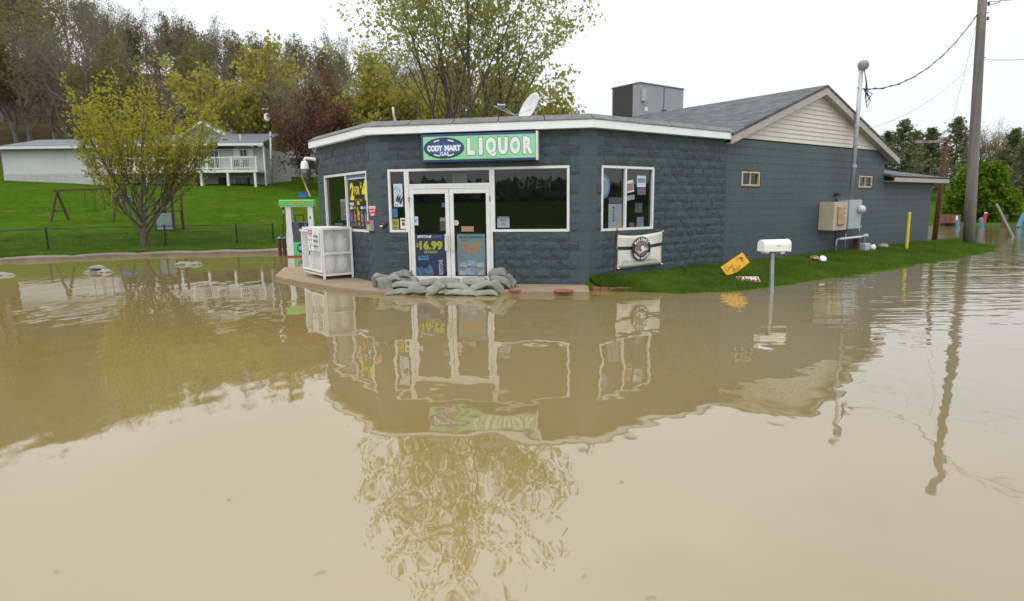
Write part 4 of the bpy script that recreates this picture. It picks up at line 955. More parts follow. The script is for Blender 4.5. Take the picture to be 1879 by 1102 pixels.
for zi, (z, nm) in enumerate(((.203, 'bottom'), (.653, 'top'))):
    for xi in range(4):
        for yi, dn_ in enumerate(('at the front', 'against the wall')):
            P = FG @ Vector((.235 + xi * .325, .21 + yi * .33, z)); lb = 'white propane cylinder on the %s shelf, %s %s' % (nm, cn[xi], dn_)
            if proto is None: proto = tank(lb, P)
            else: c = copy_tree(proto, Matrix.Translation(P)); c['label'] = lb

# ------------------------------------------------------------------ sandbags
def bag_mesh(seed, a=.30, b=.17, h=.085):
    rn = random.Random(seed); nu, nv = 22, 16; V = []; F = []
    ph = [rn.uniform(0, 6.28) for _ in range(10)]; bow = rn.uniform(-.3, .3)
    def pt(u, v, sgn):                    # a sewn sack: thin at the seams, corners pulled out into ears
        x = math.copysign(abs(u) ** .9, u); y = math.copysign(abs(v) ** .9, v)
        t = max(0, (1 - abs(u) ** 3.2) * (1 - abs(v) ** 2.4)) ** .5
        wr = .10 * math.sin(7 * v + ph[0] + 2 * u) * abs(u) ** 3 + .06 * math.sin(5 * u + ph[1]) * math.sin(2 * v + ph[2]) + .025 * math.sin(11 * u + 6 * v + ph[3])
        z = sgn * h * t * (1 + wr) if sgn > 0 else -h * t * (.75 + .5 * wr)
        ear = 1 + .10 * (abs(u) * abs(v)) ** 3
        X = x * a * (1 - .06 * (1 - v * v) * 0 - .05 * (1 - abs(v)) * abs(u)) * ear; Y = y * b * (1 - .10 * (1 - abs(u)) * abs(v) + .0) * ear * (1 + .07 * math.sin(5 * u + ph[4]))
        return (X, Y + .03 * bow * math.sin(2.5 * u + ph[5]), z + h + .012 * math.sin(4 * u + ph[6]) - .03 * abs(u) ** 2.5 - .02 * abs(v) ** 3)
    for sgn in (1, -1):
        o = len(V)
        for j in range(nv + 1):
            for i in range(nu + 1): V.append(pt(-1 + 2 * i / nu, -1 + 2 * j / nv, sgn))
        for j in range(nv):
            for i in range(nu):
                q = (o + j * (nu + 1) + i, o + j * (nu + 1) + i + 1, o + (j + 1) * (nu + 1) + i + 1, o + (j + 1) * (nu + 1) + i)
                F.append(q if sgn > 0 else q[::-1])
    return mkmesh('sandbag', V, F, M_bag, True)
BM = [bag_mesh(s) for s in range(7)]
nF = Vector((DF.y, -DF.x, 0))
# picture place, distance out from the front wall, length, height, lean, turn, label
SB = [(692, 521, 0.75, .30, .17, 1.25, .6, 'grey sandbag standing on end at the far left of the door pile'),
      (707, 525, 1.1, .40, .26, 1.15, -.1, 'slumped upright grey sandbag at left front of the door pile'),
      (701, 508, 0.78, .34, .12, .25, .5, 'top left grey sandbag draped over the upright ones'),
      (719, 511, 0.8, .34, .14, -.2, .2, 'grey sandbag beside the crumpled dark one at upper left'),
      (735, 504, 0.62, .44, .16, -.1, 0, 'crumpled darkest sandbag on top left of the pile'),
      (751, 512, 0.6, .42, .12, .22, .1, 'grey sandbag sloping down against the left door jamb'),
      (745, 522, 0.95, .62, .13, -.03, 0, 'long flat grey sandbag in the middle row at left'),
      (786, 518, 0.72, .46, .14, -.12, .1, 'grey sandbag under the left door in the upper row'),
      (821, 516, 0.72, .52, .13, -.06, 0, 'grey sandbag under the meeting of both doors'),
      (868, 516, 0.74, .58, .17, -.08, 0, 'plump grey sandbag under the right door in the upper row'),
      (840, 525, 0.92, .52, .11, .14, 0, 'thin grey sandbag wedged below the plump one'),
      (885, 523, 0.95, .56, .14, -.25, .1, 'tilted grey sandbag in the middle row at right'),
      (733, 535, 1.18, .50, .11, 0, .2, 'half drowned dark sandbag low at left front'),
      (765, 532, 1.2, .46, .15, -.1, -.1, 'grey sandbag at the waterline left of the pointed one'),
      (799, 530, 1.22, .40, .20, -.5, .1, 'grey sandbag with its corner pointing up at the waterline'),
      (849, 536, 1.2, .56, .11, .02, 0, 'flat grey sandbag lying at the waterline right of centre'),
      (822, 536, 1.18, .34, .11, .2, .3, 'short grey sandbag at the waterline next to the pointed one'),
      (891, 537, 1.15, .50, .11, -.04, 0, 'flat grey sandbag at the right end of the waterline row'),
      (914, 500, 0.62, .36, .18, .05, 0, 'plump grey sandbag on top at the right door jamb'),
      (919, 515, 0.8, .44, .16, .45, .3, 'grey sandbag right below the topmost one at right jamb'),
      (911, 526, 1.02, .36, .18, .6, .2, 'slumped grey sandbag at the right front of the pile'),
      (937, 514, 0.5, .30, .15, .9, 0, 'small grey sandbag leaning on the wall at far right')]
def bag(k, P, ln, ht, lean, turn, label, group, base=DF):
    o = bpy.data.objects.new('sandbag', BM[k % 7])
    M = frame(P, base) @ Matrix.Rotation(turn, 4, 'Z') @ Matrix.Rotation(lean, 4, 'Y') @ Matrix.Diagonal((ln / .58, min(1.0, .55 + ln * .8) * .95, ht / .17, 1)) @ Matrix.Translation((0, 0, -.085))
    link(o, M); return tag(o, label, 'sandbag', group)
for k, (px, py, out, ln, ht, lean, turn, lb) in enumerate(SB):
    P = onp(px, py, PB + nF * out, nF); bag(k, P, ln * 1.08, ht * 1.22, lean, turn, lb, 'sandbags piled against the doors')
def loose(px, py, lst, wh):
    for k, (dx, dz, ln, turn, lb) in enumerate(lst):
        P = onz(px + dx, py, 0); P.z = dz; bag(k + 3, P, ln * .8, .13, .08 * (-1) ** k, turn, lb, 'sandbags awash on the left', Vector((1, 0, 0)))
loose(181, 499, [(-6, .02, .6, .1, 'grey sandbag low in the left flood water, bottom of the middle heap'), (9, .02, .55, -.4, 'grey sandbag right bottom of the middle heap in the left water'), (-1, .14, .5, .3, 'pale grey sandbag on top of the middle heap in left water')], 0)
loose(347, 485, [(-8, .03, .6, .2, 'grey sandbag awash at left of the right hand heap by the kerb'), (8, .02, .6, -.2, 'pale sandbag awash at right of the heap nearest the pump')], 0)
loose(4, 505, [(-6, .03, .6, .3, 'grey sandbag awash at the left edge of the flood'), (10, .0, .5, -.5, 'mostly sunk grey sandbag beside the one at left edge')], 0)

# ------------------------------------------------------------------ fuel pump and its posts
pb = Vector((-7.98, 23.35, 0)); FP = frame(pb, (.985, .17, 0)) @ Matrix.Diagonal((.87, 1, 1, 1))
t = thing('fuel_pump', 'fuel pump with green topper reading LOW LIQUOR PRICES', 'fuel pump', pb)
M_pw = pm('pump_white', (.70, .71, .72), .4, (.62, .63, .65), vs=4)
def pillar(x, s):
    return [(x - .13, 0), (x + .13, 0), (x + .14 - .0, .55), (x + .15 * (1 if s < 0 else .9), .75), (x + .12, 1.1), (x + .12, 1.86), (x - .10, 1.86), (x - .10, 1.1), (x - .15 * (1 if s > 0 else .9), .75), (x - .14, .55)]
MB(FP).prism(pillar(-.38, -1), -.22, .22).build('pillar', M_pw, t, bevel=.02); MB(FP).prism(pillar(.52, 1), -.22, .22).build('pillar', M_pw, t, bevel=.02)
tp = MB(FP).box(-.72, .72, -.28, .28, 1.88, 2.11).build('topper', M_pumpgreen, t, bevel=.03)
MB(FP).box(-.68, .68, -.25, .25, 1.855, 1.878).build('topper_trim', M_print_w, tp)
txt('LOW', FP, -.40, 2.0, .20, .055, M_red, tp, y=-.2815, off=.03); txt('LIQUOR', FP, .04, 2.005, .46, .11, pm('topper_orange', (.75, .14, .02), .4), tp, y=-.2825, off=.06); txt('PRICES', FP, .48, 2.0, .34, .055, M_red, tp, y=-.2815, off=.03)
MB(FP).box(-.24, .37, -.20, .20, .55, 1.30).build('dispenser', pm('pump_grey', (.075, .08, .09), .45), t, bevel=.02)
MB(FP).box(.0, .30, -.206, -.201, 1.10, 1.25).build('screen', M_black, t); MB(FP).box(.02, .18, -.206, -.201, .95, 1.03).build('card_slot', M_pw, t); MB(FP).box(.24, .30, -.212, -.202, 1.16, 1.23).build('blue_button', M_ovalhi, t)
MB(FP).tube([(-.13, 0, 1.301), (-.13, 0, 1.54), (.2, 0, 1.54), (.2, 0, 1.301)], .022, 6).build('nozzle_bar', M_black, t)
lp = MB(FP).box(-.24, .36, -.235, -.20, .06, .545).build('lower_panel', M_pumpgreen, t)
MB(FP).disc(.10, .32, .20, .19, -.239, 24, -.236).build('panel_oval', M_oval, lp); txt('CODY', FP, .10, .32, .28, .12, M_print_w, lp, y=-.242, off=.04)
MB(FP).box(-.27, -.242, -.25, -.19, .03, .55).build('panel_edge', M_print_w, t)
MB(FP).tube([(-.60, -.05, 1.86), (-.59, -.06, 1.6), (-.66, -.07, .9), (-.68, -.08, .35), (-.60, -.06, .12)], .022, 6).build('hose', M_black, t, smooth=True); MB(FP).lathe([(.03, 0), (.045, .06), (.03, .14)], 8, (-.595, -.055, 1.60)).build('hose_coupling', M_galv, t)
MB(FP).tube([(.66, -.05, 1.86), (.68, -.05, 1.2), (.70, -.05, .2)], .02, 6).build('hose', M_black, t, smooth=True)
txt('4', FP, .52, 1.45, .08, .14, M_print_k, t, y=-.2215, off=.02)
MB(FP).box(-.55, .85, -.35, .42, -.2, .05).build('island', pm('island_red', (.30, .05, .03), .6, (.22, .04, .025), vs=5), t, bevel=.02)
for px, lb in ((514.5, 'dark red steel post left of its pair by the fuel pump'), (523, 'dark red steel post between its pair mate and fuel pump')):
    p = onz(px, 468.5, 0); t = thing('bollard', lb, 'bollard', p, 0, 'steel posts by the pump')
    MB(Matrix.Translation(p)).lathe([(.065, -.3), (.065, .66)], 12).build('post', M_redpost, t); MB(Matrix.Translation(p)).lathe([(.068, .662), (.06, .70), (.02, .715)], 12).build('cap', M_galv, t)

# ------------------------------------------------------------------ mailbox, thrown signs, yellow post, litter
mp_ = Vector((5.28, 12.41, 0)); FM = frame(mp_, (.985, .17, 0))
t = thing('mailbox', 'white mailbox on a galvanised post standing at the water edge', 'mailbox', mp_)
MB().tube([mp_ + Vector((.02, 0, -.4)), mp_ + Vector((-.02, .0, .86))], .045, 4).build('post', M_galv, t)
M_mail = pm('mailbox_white', (.83, .82, .77), .35, (.79, .77, .70), vs=3)
sec = [(-.13, .85), (.13, .85), (.13, .98)] + [(.13 * math.cos(a), .98 + .105 * math.sin(a)) for a in [math.pi * k / 10 for k in range(1, 10)]] + [(-.13, .98)]
FX = FM @ Matrix.Rotation(math.pi / 2, 4, 'Z') # section across, length along the road
MB(FX).prism(sec, -.27, .28).build('box', M_mail, t, smooth=False, bevel=.006)
sec2 = [(x * 1.05, .965 + (z - .965) * 1.06) for x, z in sec]
MB(FX).prism(sec2, -.305, -.271).build('door', M_mail, t, bevel=.006)
MB(FM).box(-.22, -.14, -.08, .08, .815, .845).box(.12, .20, -.08, .08, .80, .845).build('mounting_foot', M_mail, t); MB(FM).box(-.12, .10, -.07, .07, .83, .848).build('bracket', M_rust, t)
txt('1138', FM, .03, .965, .085, .03, M_print_g, t, y=-.1325, off=.02)
# 'Live Bait' board, propped askew on the grass
Fo = onp(1349, 485.5, (5.45, 14.2, .2), Vector((0, -1, 0))); Mo = frame(Fo, (1, .05, 0)) @ Matrix.Rotation(-math.radians(34), 4, 'Y') @ Matrix.Rotation(-.25, 4, 'X')
t = thing('bait_sign', 'tilted yellow orange board reading Live Bait on the grass', 'sign', Fo - Vector((0, 0, .2)))
MB(Mo).prism([(-.30, .145), (-.30, -.08), (-.20, -.13), (-.05, -.155), (.12, -.15), (.30, -.14), (.30, .145)], -.008, .008).build('board', M_orange, t)
M_bait = pm('bait_ink', (.11, .05, .01), .5)
txt('Live', Mo, -.15, .03, .20, .10, M_bait, t, y=-.010, shear=.3); txt('Bait', Mo, -.02, -.085, .22, .09, M_bait, t, y=-.010, shear=.3)
MB(Mo).tube([(.08, -.011, .06), (.14, -.011, .10), (.20, -.011, .06), (.23, -.011, .0), (.17, -.011, -.03), (.19, -.011, .04)], .008, 4).disc(.20, .05, .035, .022, -.0125, 12, -.0095).build('fish_drawing', M_bait, t)
Pa = onz(1373, 512, .10); Ma = frame(Pa, (.99, -.12, 0)) @ Matrix.Rotation(-math.radians(68), 4, 'X')
t = thing('atm_sign', 'small red ATM sign lying flat on the grass', 'sign', Pa - Vector((0, 0, .05)))
MB(Ma).box(-.24, .24, -.006, .006, -.12, .12).build('board', M_print_w, t); MB(Ma).box(-.225, .225, -.0085, -.0065, -.105, .105).build('red_field', M_red, t)
txt('ATM', Ma, 0, 0, .34, .15, M_print_w, t, y=-.0105, off=.06); MB(Ma).box(.06, .11, .007, .02, -.36, -.0).build('stake', M_galv, t)
yp = onz(1663, 459, .12); t = thing('guard_post', 'slim yellow guard post in the grass near the lean-to', 'post', yp)
MB(Matrix.Translation(yp)).lathe([(.05, -.2), (.05, 1.27)], 10).build('post', M_yellow, t); MB(Matrix.Translation(yp)).lathe([(.052, 1.272), (.03, 1.30)], 10).build('cap', M_yellow, t)
lp_ = onz(1497, 475, .22); t = thing('crushed_carton', 'crushed brown carton lying at foot of the side wall', 'litter', lp_)
MB(frame(lp_, (1, .4, 0)) @ Matrix.Rotation(.2, 4, 'Y')).hull([(-.18, -.08, 0), (.16, -.1, 0), (.18, .1, 0), (-.15, .08, 0)], [(-.12, -.07, .10), (.14, -.06, .06), (.12, .06, .09), (-.16, .05, .07)]).build('carton', M_kraft, t); MB(frame(lp_, (1, .4, 0))).hull([(-.20, -.12, .02), (-.02, -.14, .02), (0, -.06, .05), (-.18, -.05, .06)], [(-.20, -.12, .03), (-.02, -.14, .03), (0, -.06, .06), (-.18, -.05, .07)]).build('flap', M_kraft, t)
lw = onz(1508, 477, .22); MB(Matrix.Translation(lw) @ Matrix.Rotation(.9, 4, 'X')).lathe([(.055, -.06), (.075, .0), (.085, .08), (.09, .10), (.075, .09)], 14).build('paper_cup', M_print_w, label='white paper cup lying beside the crushed carton', cat='litter', smooth=True)
ls = onz(1621, 452.5, .25); MB(Matrix.Translation(ls)).lathe([(.12, -.03), (.17, .02), (.13, .09), (.05, .11)], 7).build('stone', pm('pale_stone', (.4, .36, .28), .9), label='pale stone at the wall foot near the gas meter', cat='stone')

# ------------------------------------------------------------------ utility pole, wires, old sign pole
up = Vector((17.95, 24.2, .05))
t = thing('utility_pole', 'tall weathered wooden utility pole at right on the grass tip', 'utility pole', up)
tilt = Vector((-.045, 0, 1))
MB().tube([up + tilt * z for z in (-.4, 2, 5, 8, 10.2)], [.205, .19, .17, .15, .14], 14).build('pole', M_wood, t, smooth=True)
for z, r_ in ((8.6, .2), (8.95, .2), (7.0, .19)): MB().tube([up + tilt * z + Vector((-.17, -.05, 0)), up + tilt * z + Vector((.22, -.05, .02))], .022, 6).build('bolt', M_galv, t)
for z in (8.4, 8.9, 9.4): MB(Matrix.Translation(up + tilt * z + Vector((.20, -.06, 0)))).lathe([(.03, -.06), (.05, -.03), (.035, 0), (.05, .03), (.03, .06)], 8).build('insulator', pm('insulator_brown', (.1, .06, .045), .3), t)
def wire(name, label, a, b, sag, r=.012, mat=None, n=14, twist=0):
    pts = []
    for k in range(n + 1):
        u = k / n; p = a.lerp(b, u); p.z -= sag * 4 * u * (1 - u)
        pts.append(p)
    mb = MB().tube(pts, r, 5)
    if twist:
        mb.tube([p + Vector((0, r * 1.8 * math.cos(i * 1.7), r * 1.8 * math.sin(i * 1.7))) for i, p in enumerate(pts)], r * .8, 5)
    return mb.build(name, mat or M_black, label=label, cat='wire', group='overhead wires')
ptop = lambda z: up + tilt * z
wire('service_cable', 'thick sagging twisted cable from pole top to the conduit mast', ptop(8.55) + Vector((-.16, 0, 0)), WE(11.6, -.28, 5.25), .75, .017, n=30, twist=1)
wire('phone_wire', 'thin grey wire from pole to the gable eave', ptop(6.85) + Vector((-.16, 0, 0)), W_(12.0, -.22, 4.12), .35, .008, pm('wire_grey', (.3, .3, .31), .6))
wire('guy_wire', 'faint straight wire from pole top to the old sign pole', ptop(8.3) + Vector((-.15, 0, 0)), at(1738, 258, 26.5), .02, .006, pm('wire_grey', (.3, .3, .31)))
wire('power_line', 'upper wire leaving the pole for the right edge', ptop(9.0) + Vector((.2, 0, 0)), at(1990, -20, 20), .05, .012)
wire('power_line', 'lower wire running from pole to the right edge', ptop(6.95) + Vector((.16, 0, 0)), at(2050, 95, 25), .1, .009)
MB().tube([ptop(8.85) + Vector((.18, -.1, 0)), ptop(8.9) + Vector((.55, -.1, .05)), ptop(9.2) + Vector((.75, -.1, .1)), ptop(9.55) + Vector((1.1, -.1, .1)), ptop(9.7) + Vector((2.2, -.1, .15))], .014, 5).build('jumper_cable', M_black, label='curved jumper cable near the top of the wooden pole', cat='wire', group='overhead wires')
op = at(1715, 436, 27.5); op.z = max(-.1, op.z - .1); ot = at(1736, 257, 26.8)
t = thing('old_sign_pole', 'rusty leaning steel pole with one empty arm behind the lean-to', 'sign pole', op)
MB().tube([op, ot], [.11, .085], 10).build('pole', M_rust, t, smooth=True); MB().tube([ot - Vector((0, 0, .05)), at(1681, 260, 25.8)], .07, 4).build('arm', pm('arm_grey', (.27, .25, .24), .7, (.13, .08, .06), vs=2), t); MB(Matrix.Translation(ot)).lathe([(.10, -.02), (.10, .06), (.05, .09)], 8).build('cap', M_rust, t)

# ------------------------------------------------------------------ far right bank: posts and signs
def stick(name, label, cat, px0, py0, px1, py1, Y, r, mat, capmat=None):
    a, b = at(px0, py0, Y), at(px1, py1, Y); t = thing(name, label, cat, a)
    MB().tube([a - (b - a).normalized() * .3, b], r, 8).build('post', mat, t)
    MB().tube([b + (b - a).normalized() * .003, b + (b - a).normalized() * .06], [r * 1.1, r * .8], 8).build('cap', capmat or mat, t)
    return t
M_blue = pm('blue_post', (.08, .24, .40), .5, (.06, .19, .33), vs=5)
stick('marker_post', 'short blue post left of the tall pole on the far bank', 'post', 1758, 418, 1756, 404, 40, .11, M_blue)
stick('marker_post', 'short blue post right of the tall pole on the far bank', 'post', 1801, 414, 1800.5, 401, 40, .11, M_blue)
stick('marker_post', 'leaning blue post at the right edge on the far bank', 'post', 1872, 408, 1879, 392, 40, .13, M_blue)
stick('marker_post', 'short dark wooden post on the far bank grass', 'post', 1842, 411, 1846, 395, 40, .14, M_brownwood)
stick('leaning_pipe', 'grey pipe leaning in the flood at far right', 'pipe', 1864, 444, 1830, 376, 30, .045, M_galv)
stick('hydrant_marker', 'small red marker with white tag in front of the round bush', 'marker', 1807, 402, 1809, 391, 42, .09, M_red, M_print_w)
q = at(1718, 402, 33); t = thing('brick_planter', 'low rusty planter wall with white tag behind the sign pole', 'planter', q); 
for k in range(4): MB(frame(at(1728 + k * 9, 398, 43), (1, 0, 0))).box(-.2, .17, -.2, .2, -.4, .12 + .05 * (k % 2)).build('block', pm('planter_block', (.2, .085, .055), .85, (.13, .06, .04), vs=6), t)
MB(frame(at(1756, 397, 42.5), (1, 0, 0))).box(-.06, .06, -.02, .02, -.2, .05).build('tag_board', M_print_w, t)

# ------------------------------------------------------------------ trees
def grow(seed, H, r0, kids, lens, angs, trunk=.3, nstem=1, stem_ang=.3, up=.12, wander=.12, leaf_n=8, leaf_s=.12, leaf_r=.15, levels=3, tip=.25, leaf_levels=1, low=.25, flat=1.0, droop=0.0, W=None, cr=.62):
    """Tapered limbs (tubes) and leaf-sized faces; returns two (verts, faces) pairs."""
    rn = random.Random(seed); nr = np.random.default_rng(seed)
    V = []; F = []; LP = []; LD_ = []
    def tube(pts, rad, n):
        b = len(V); k = len(pts); u = None
        for i, p in enumerate(pts):
            d = (pts[min(i + 1, k - 1)] - pts[max(i - 1, 0)]).normalized()
            if u is None: u = d.orthogonal().normalized()
            u = (u - d * u.dot(d)); u = u.normalized() if u.length > 1e-6 else d.orthogonal().normalized()
            w = d.cross(u)
            for j in range(n):
                a = 2 * math.pi * j / n; V.append(p + (u * math.cos(a) + w * math.sin(a)) * rad[i])
        for i in range(k - 1):
            for j in range(n): F.append((b + i * n + j, b + i * n + (j + 1) % n, b + (i + 1) * n + (j + 1) % n, b + (i + 1) * n + j))
    def branch(p, d, ln, r, lev):
        ns = max(2, 6 - lev); pts = [p.copy()]; rad = [r]; q = p.copy(); dd = d.copy()
        for i in range(ns):
            dd = (dd + Vector((rn.gauss(0, wander), rn.gauss(0, wander), rn.gauss(0, wander) + up - droop * lev))).normalized()
            q = q + dd * (ln / ns); pts.append(q.copy()); t = (i + 1) / ns
            rad.append(r * (1 - t * (1 - (tip if lev < levels else .15))))
        tube(pts, rad, (7, 6, 4, 3, 3)[min(lev, 4)])
        if lev > levels - leaf_levels:
            for _ in range(leaf_n):
                t = rn.uniform(.15, 1.05); k = min(int(t * ns), ns - 1); LP.append(pts[k].lerp(pts[k + 1], min(t * ns - k, 1))); LD_.append(dd)
        if lev < levels:
            n = kids[lev]
            for c in range(n):
                t = low + (1 - low) * (c + rn.random()) / n; k = min(int(t * ns), ns - 1); pp = pts[k].lerp(pts[k + 1], t * ns - k)
                ax = (pts[k + 1] - pts[k]).normalized(); o = ax.orthogonal().normalized(); o.rotate(Matrix.Rotation(c * 2.4 + rn.uniform(-.6, .6), 3, ax))
                a = angs[lev] * rn.uniform(.75, 1.25); nd = (ax * math.cos(a) + o * math.sin(a)); nd.z *= flat; nd.normalize()
                branch(pp, nd, ln * lens[lev] * rn.uniform(.75, 1.2) * (1.15 - .45 * t), rad[k] * (cr if lev == 0 else .6), lev + 1)
            if lev > 0 or nstem == 1: branch(pts[-1], dd, ln * lens[lev] * .8, rad[-1], lev + 1)
    if nstem == 1: branch(Vector((0, 0, -.3)), Vector((rn.gauss(0, .04), rn.gauss(0, .04), 1)).normalized(), H * trunk + .3, r0, 0)
    else:
        for s in range(nstem):
            a = 2 * math.pi * (s + rn.uniform(-.25, .25)) / nstem; sa = stem_ang * rn.uniform(.5, 1.25)
            branch(Vector((math.cos(a) * r0, math.sin(a) * r0, -.3)), Vector((math.cos(a) * math.sin(sa), math.sin(a) * math.sin(sa), math.cos(sa))), H * trunk * rn.uniform(.85, 1.15), r0 * rn.uniform(.55, .8), 0)
    V = np.array([v[:] for v in V]); F = np.array(F)
    hmax = V[:, 2].max(); sc = np.array([H / hmax] * 3)
    if W: sc[:2] = W / 2 / np.percentile(np.hypot(V[:, 0], V[:, 1]), 97.5)
    V = V * sc
    if leaf_n and LP:
        P = np.array([v[:] for v in LP]) * sc; D = np.array([v[:] for v in LD_]); n = len(P)
        P = P + nr.normal(0, leaf_r, (n, 3)) * np.array([1, 1, .8])
        a = nr.normal(0, 1, (n, 3)) + D * .8; a /= np.linalg.norm(a, axis=1)[:, None]
        b = nr.normal(0, 1, (n, 3)); b -= a * (a * b).sum(1)[:, None]; b /= np.linalg.norm(b, axis=1)[:, None]
        s = leaf_s * nr.uniform(.55, 1.35, (n, 1))
        c = np.cross(a, b) * s * .18
        LV = np.stack([P - a * s * .5, P + b * s * .36 + c, P + a * s * .6, P - b * s * .36 + c], 1).reshape(-1, 3); LF_ = np.arange(4 * n).reshape(n, 4)
    else: LV = LF_ = None
    return V, F, LV, LF_
def tree_thing(name, label, cat, loc, data, bark, leaf, rz=0, sc=1.0, group=None):
    t = thing(name, label, cat, M=Matrix.Translation(Vector(loc)) @ Matrix.Rotation(rz, 4, 'Z') @ Matrix.Scale(sc, 4), group=group)
    V, F, LV, LF_ = data
    o = bpy.data.objects.new('trunk', npmesh('trunk', V, F, bark, True)); link(o, WM[t.name], t)
    if LV is not None: o = bpy.data.objects.new('crown', npmesh('crown', LV, LF_, leaf)); link(o, WM[t.name], t)
    return t
def tree_copy(proto, loc, rz, sc, label, szz=1.0, group=None):
    c = copy_tree(proto, Matrix.Translation(Vector(loc)) @ Matrix.Rotation(rz, 4, 'Z') @ Matrix.Diagonal((sc, sc, sc * szz, 1))); c['label'] = label
    if group: c['group'] = group
    return c
LM_maple = leafmat('maple_leaves', (.38, .36, .045), (.25, .25, .028), 1.2, .5)
LM_big = leafmat('spring_leaves', (.46, .48, .17), (.32, .35, .10), .5, .62)
LM_yel = leafmat('yellow_green_leaves', (.38, .35, .07), (.26, .25, .05), .25, .5)
LM_olive = leafmat('olive_buds', (.21, .20, .07), (.15, .14, .052), .2, .5)
LM_brown = leafmat('brown_buds', (.23, .19, .125), (.16, .135, .09), .2, .5)
LM_red = leafmat('red_brown_buds', (.19, .095, .062), (.125, .07, .045), .4, .45)
LM_dark = leafmat('dark_evergreen', (.19, .20, .095), (.12, .135, .065), .3, .4)
LM_bush = leafmat('bush_green', (.12, .20, .016), (.075, .14, .01), 1.0)

# the maple on the left lawn
mpos = Vector((-16.1, 27.1, 0)); mpos.z = gz(mpos.x, mpos.y)
d = grow(21, 7.7, .20, (20, 9, 6, 4), (1.75, .55, .42, .4), (1.05, .50, .5, .5), trunk=.25, nstem=1, up=.13, wander=.07, leaf_n=6, leaf_s=.12, leaf_r=.07, levels=3, leaf_levels=2, low=.26, W=6.2, cr=.40)
tree_thing('maple_tree', 'yellow green budding maple on the lawn before the white house', 'tree', mpos, d, M_bark, LM_maple)
# the tall many-stemmed tree behind the store
bp_ = Vector((-2.3, 33.0, .6))
d = grow(8, 19.5, .30, (8, 6, 4, 4), (.50, .55, .5, .5), (.50, .6, .6, .6), trunk=.72, nstem=6, stem_ang=.26, up=.035, wander=.05, leaf_n=10, leaf_s=.19, leaf_r=.17, levels=3, leaf_levels=1, low=.25, W=12.5, tip=.18)
tree_thing('silver_maple', 'tall many stemmed tree with sparse new leaves behind the store', 'tree', bp_, d, M_bark, LM_big)

# trees that recur on the hill, a few models of each kind
bare = [grow(100 + k, 17, .32, (6, 6, 6, 5), (.75, .6, .55, .5), (.55, .6, .65, .65), trunk=.42, up=.09, wander=.14, leaf_n=6, leaf_s=.20, leaf_r=.34, levels=3, leaf_levels=1, low=.30) for k in range(3)]
olive = [grow(200 + k, 15, .28, (7, 6, 6, 4), (.8, .6, .55, .5), (.6, .6, .65, .65), trunk=.36, up=.07, wander=.13, leaf_n=7, leaf_s=.38, leaf_r=.42, levels=3, leaf_levels=1, low=.25) for k in range(2)]
yelg = [grow(300 + k, 13, .26, (8, 7, 6, 4), (.95, .65, .55, .5), (.75, .6, .65, .65), trunk=.32, up=.06, wander=.12, leaf_n=11, leaf_s=.40, leaf_r=.36, levels=3, leaf_levels=1, low=.15) for k in range(2)]
redt = grow(400, 11.5, .3, (9, 8, 6, 5), (1.0, .65, .55, .5), (.75, .6, .65, .65), trunk=.32, up=.05, wander=.12, leaf_n=12, leaf_s=.24, leaf_r=.30, levels=3, leaf_levels=1, low=.12, W=9.4)
protos = {}
def put(kind, k, px, Y, scale, label, name, group, bark, leaf, datas, dz=0, szz=1.0, X=None):
    p = at(px, 300, Y); x = p.x if X is None else X; loc = (x, Y, gz(x, Y) - .2 + dz); rz = random.uniform(0, 6.28)
    key = (kind, k % len(datas))
    if key not in protos:
        t = tree_thing(name, label, 'tree', loc, datas[k % len(datas)], bark, leaf, rz, scale, group); protos[key] = t; return t
    return tree_copy(protos[key], loc, rz, scale, label, szz, group)
GB, GO = 'bare trees on the wooded hillside', 'olive budding trees on the wooded hillside'
rt = random.Random(5)
k = 0
for Y, n, x0, x1 in ((72, 10, -60, 640), (80, 15, -80, 700), (90, 18, -120, 760), (102, 20, -140, 860), (116, 20, -160, 960), (130, 16, -160, 1050)):
    for i in range(n):
        px = x0 + (x1 - x0) * (i + rt.uniform(.1, .9)) / n; yy = Y + rt.uniform(-5, 5); ol = rt.random() < .42
        if Y < 75 and px > 330: continue
        s = rt.uniform(.78, 1.12) * (1.0 if px < 200 else .80)
        zone = next(z for q, z in ((60, 'at the left edge of view'), (140, 'above the long garage'), (230, 'above the maple crown'), (330, 'behind the house gable'), (430, 'above the deck'), (520, 'by the light pole'), (620, 'above the red brown tree'), (720, 'left of the tall stems'), (5000, 'behind the tall stems')) if px < q)
        row = {72: 'lowest', 80: 'lower', 90: 'middle', 102: 'upper', 116: 'high', 130: 'topmost'}[Y]
        LB = 'bare brown tree, %s row of the hill wood, %s' % (row, zone); LO = 'olive budding tree, %s row of the hill wood, %s' % (row, zone)
        if ol: put('olive', k, px, yy, s, LO, 'budding_tree', GO, M_barkg, LM_olive, olive)
        else: put('bare', k, px, yy, s, LB, 'bare_tree', GB, M_twig if k % 2 else M_barkg, LM_brown, bare)
        k += 1
for px, Y, s, lb in ((448, 66, .88, 'large yellow green tree on the slope right of the white house'), (688, 66, .74, 'yellow green tree behind the store, right of the red brown tree'), (705, 64, .80, 'yellow green tree left of the tall many stemmed trunks'), (770, 58, .66, 'yellow green bushy tree at the left foot of the tall stems'), (850, 62, .70, 'yellow green tree seen between the tall stems'), (940, 60, .82, 'yellow green tree behind the satellite dish'), (1000, 64, .74, 'low yellow green tree between dish and rooftop unit'), (500, 84, .66, 'yellow green tree high on the hill left of the light pole')):
    put('yel', k, px, Y, s * 1.22, lb, 'yellow_green_tree', 'yellow green trees behind the store', M_barkg, LM_yel, yelg); k += 1
p = at(614, 300, 56); tree_thing('red_bud_tree', 'dark red brown budding tree behind the store left edge', 'tree', (p.x, 56, gz(p.x, 56)), redt, M_barkd, LM_red)
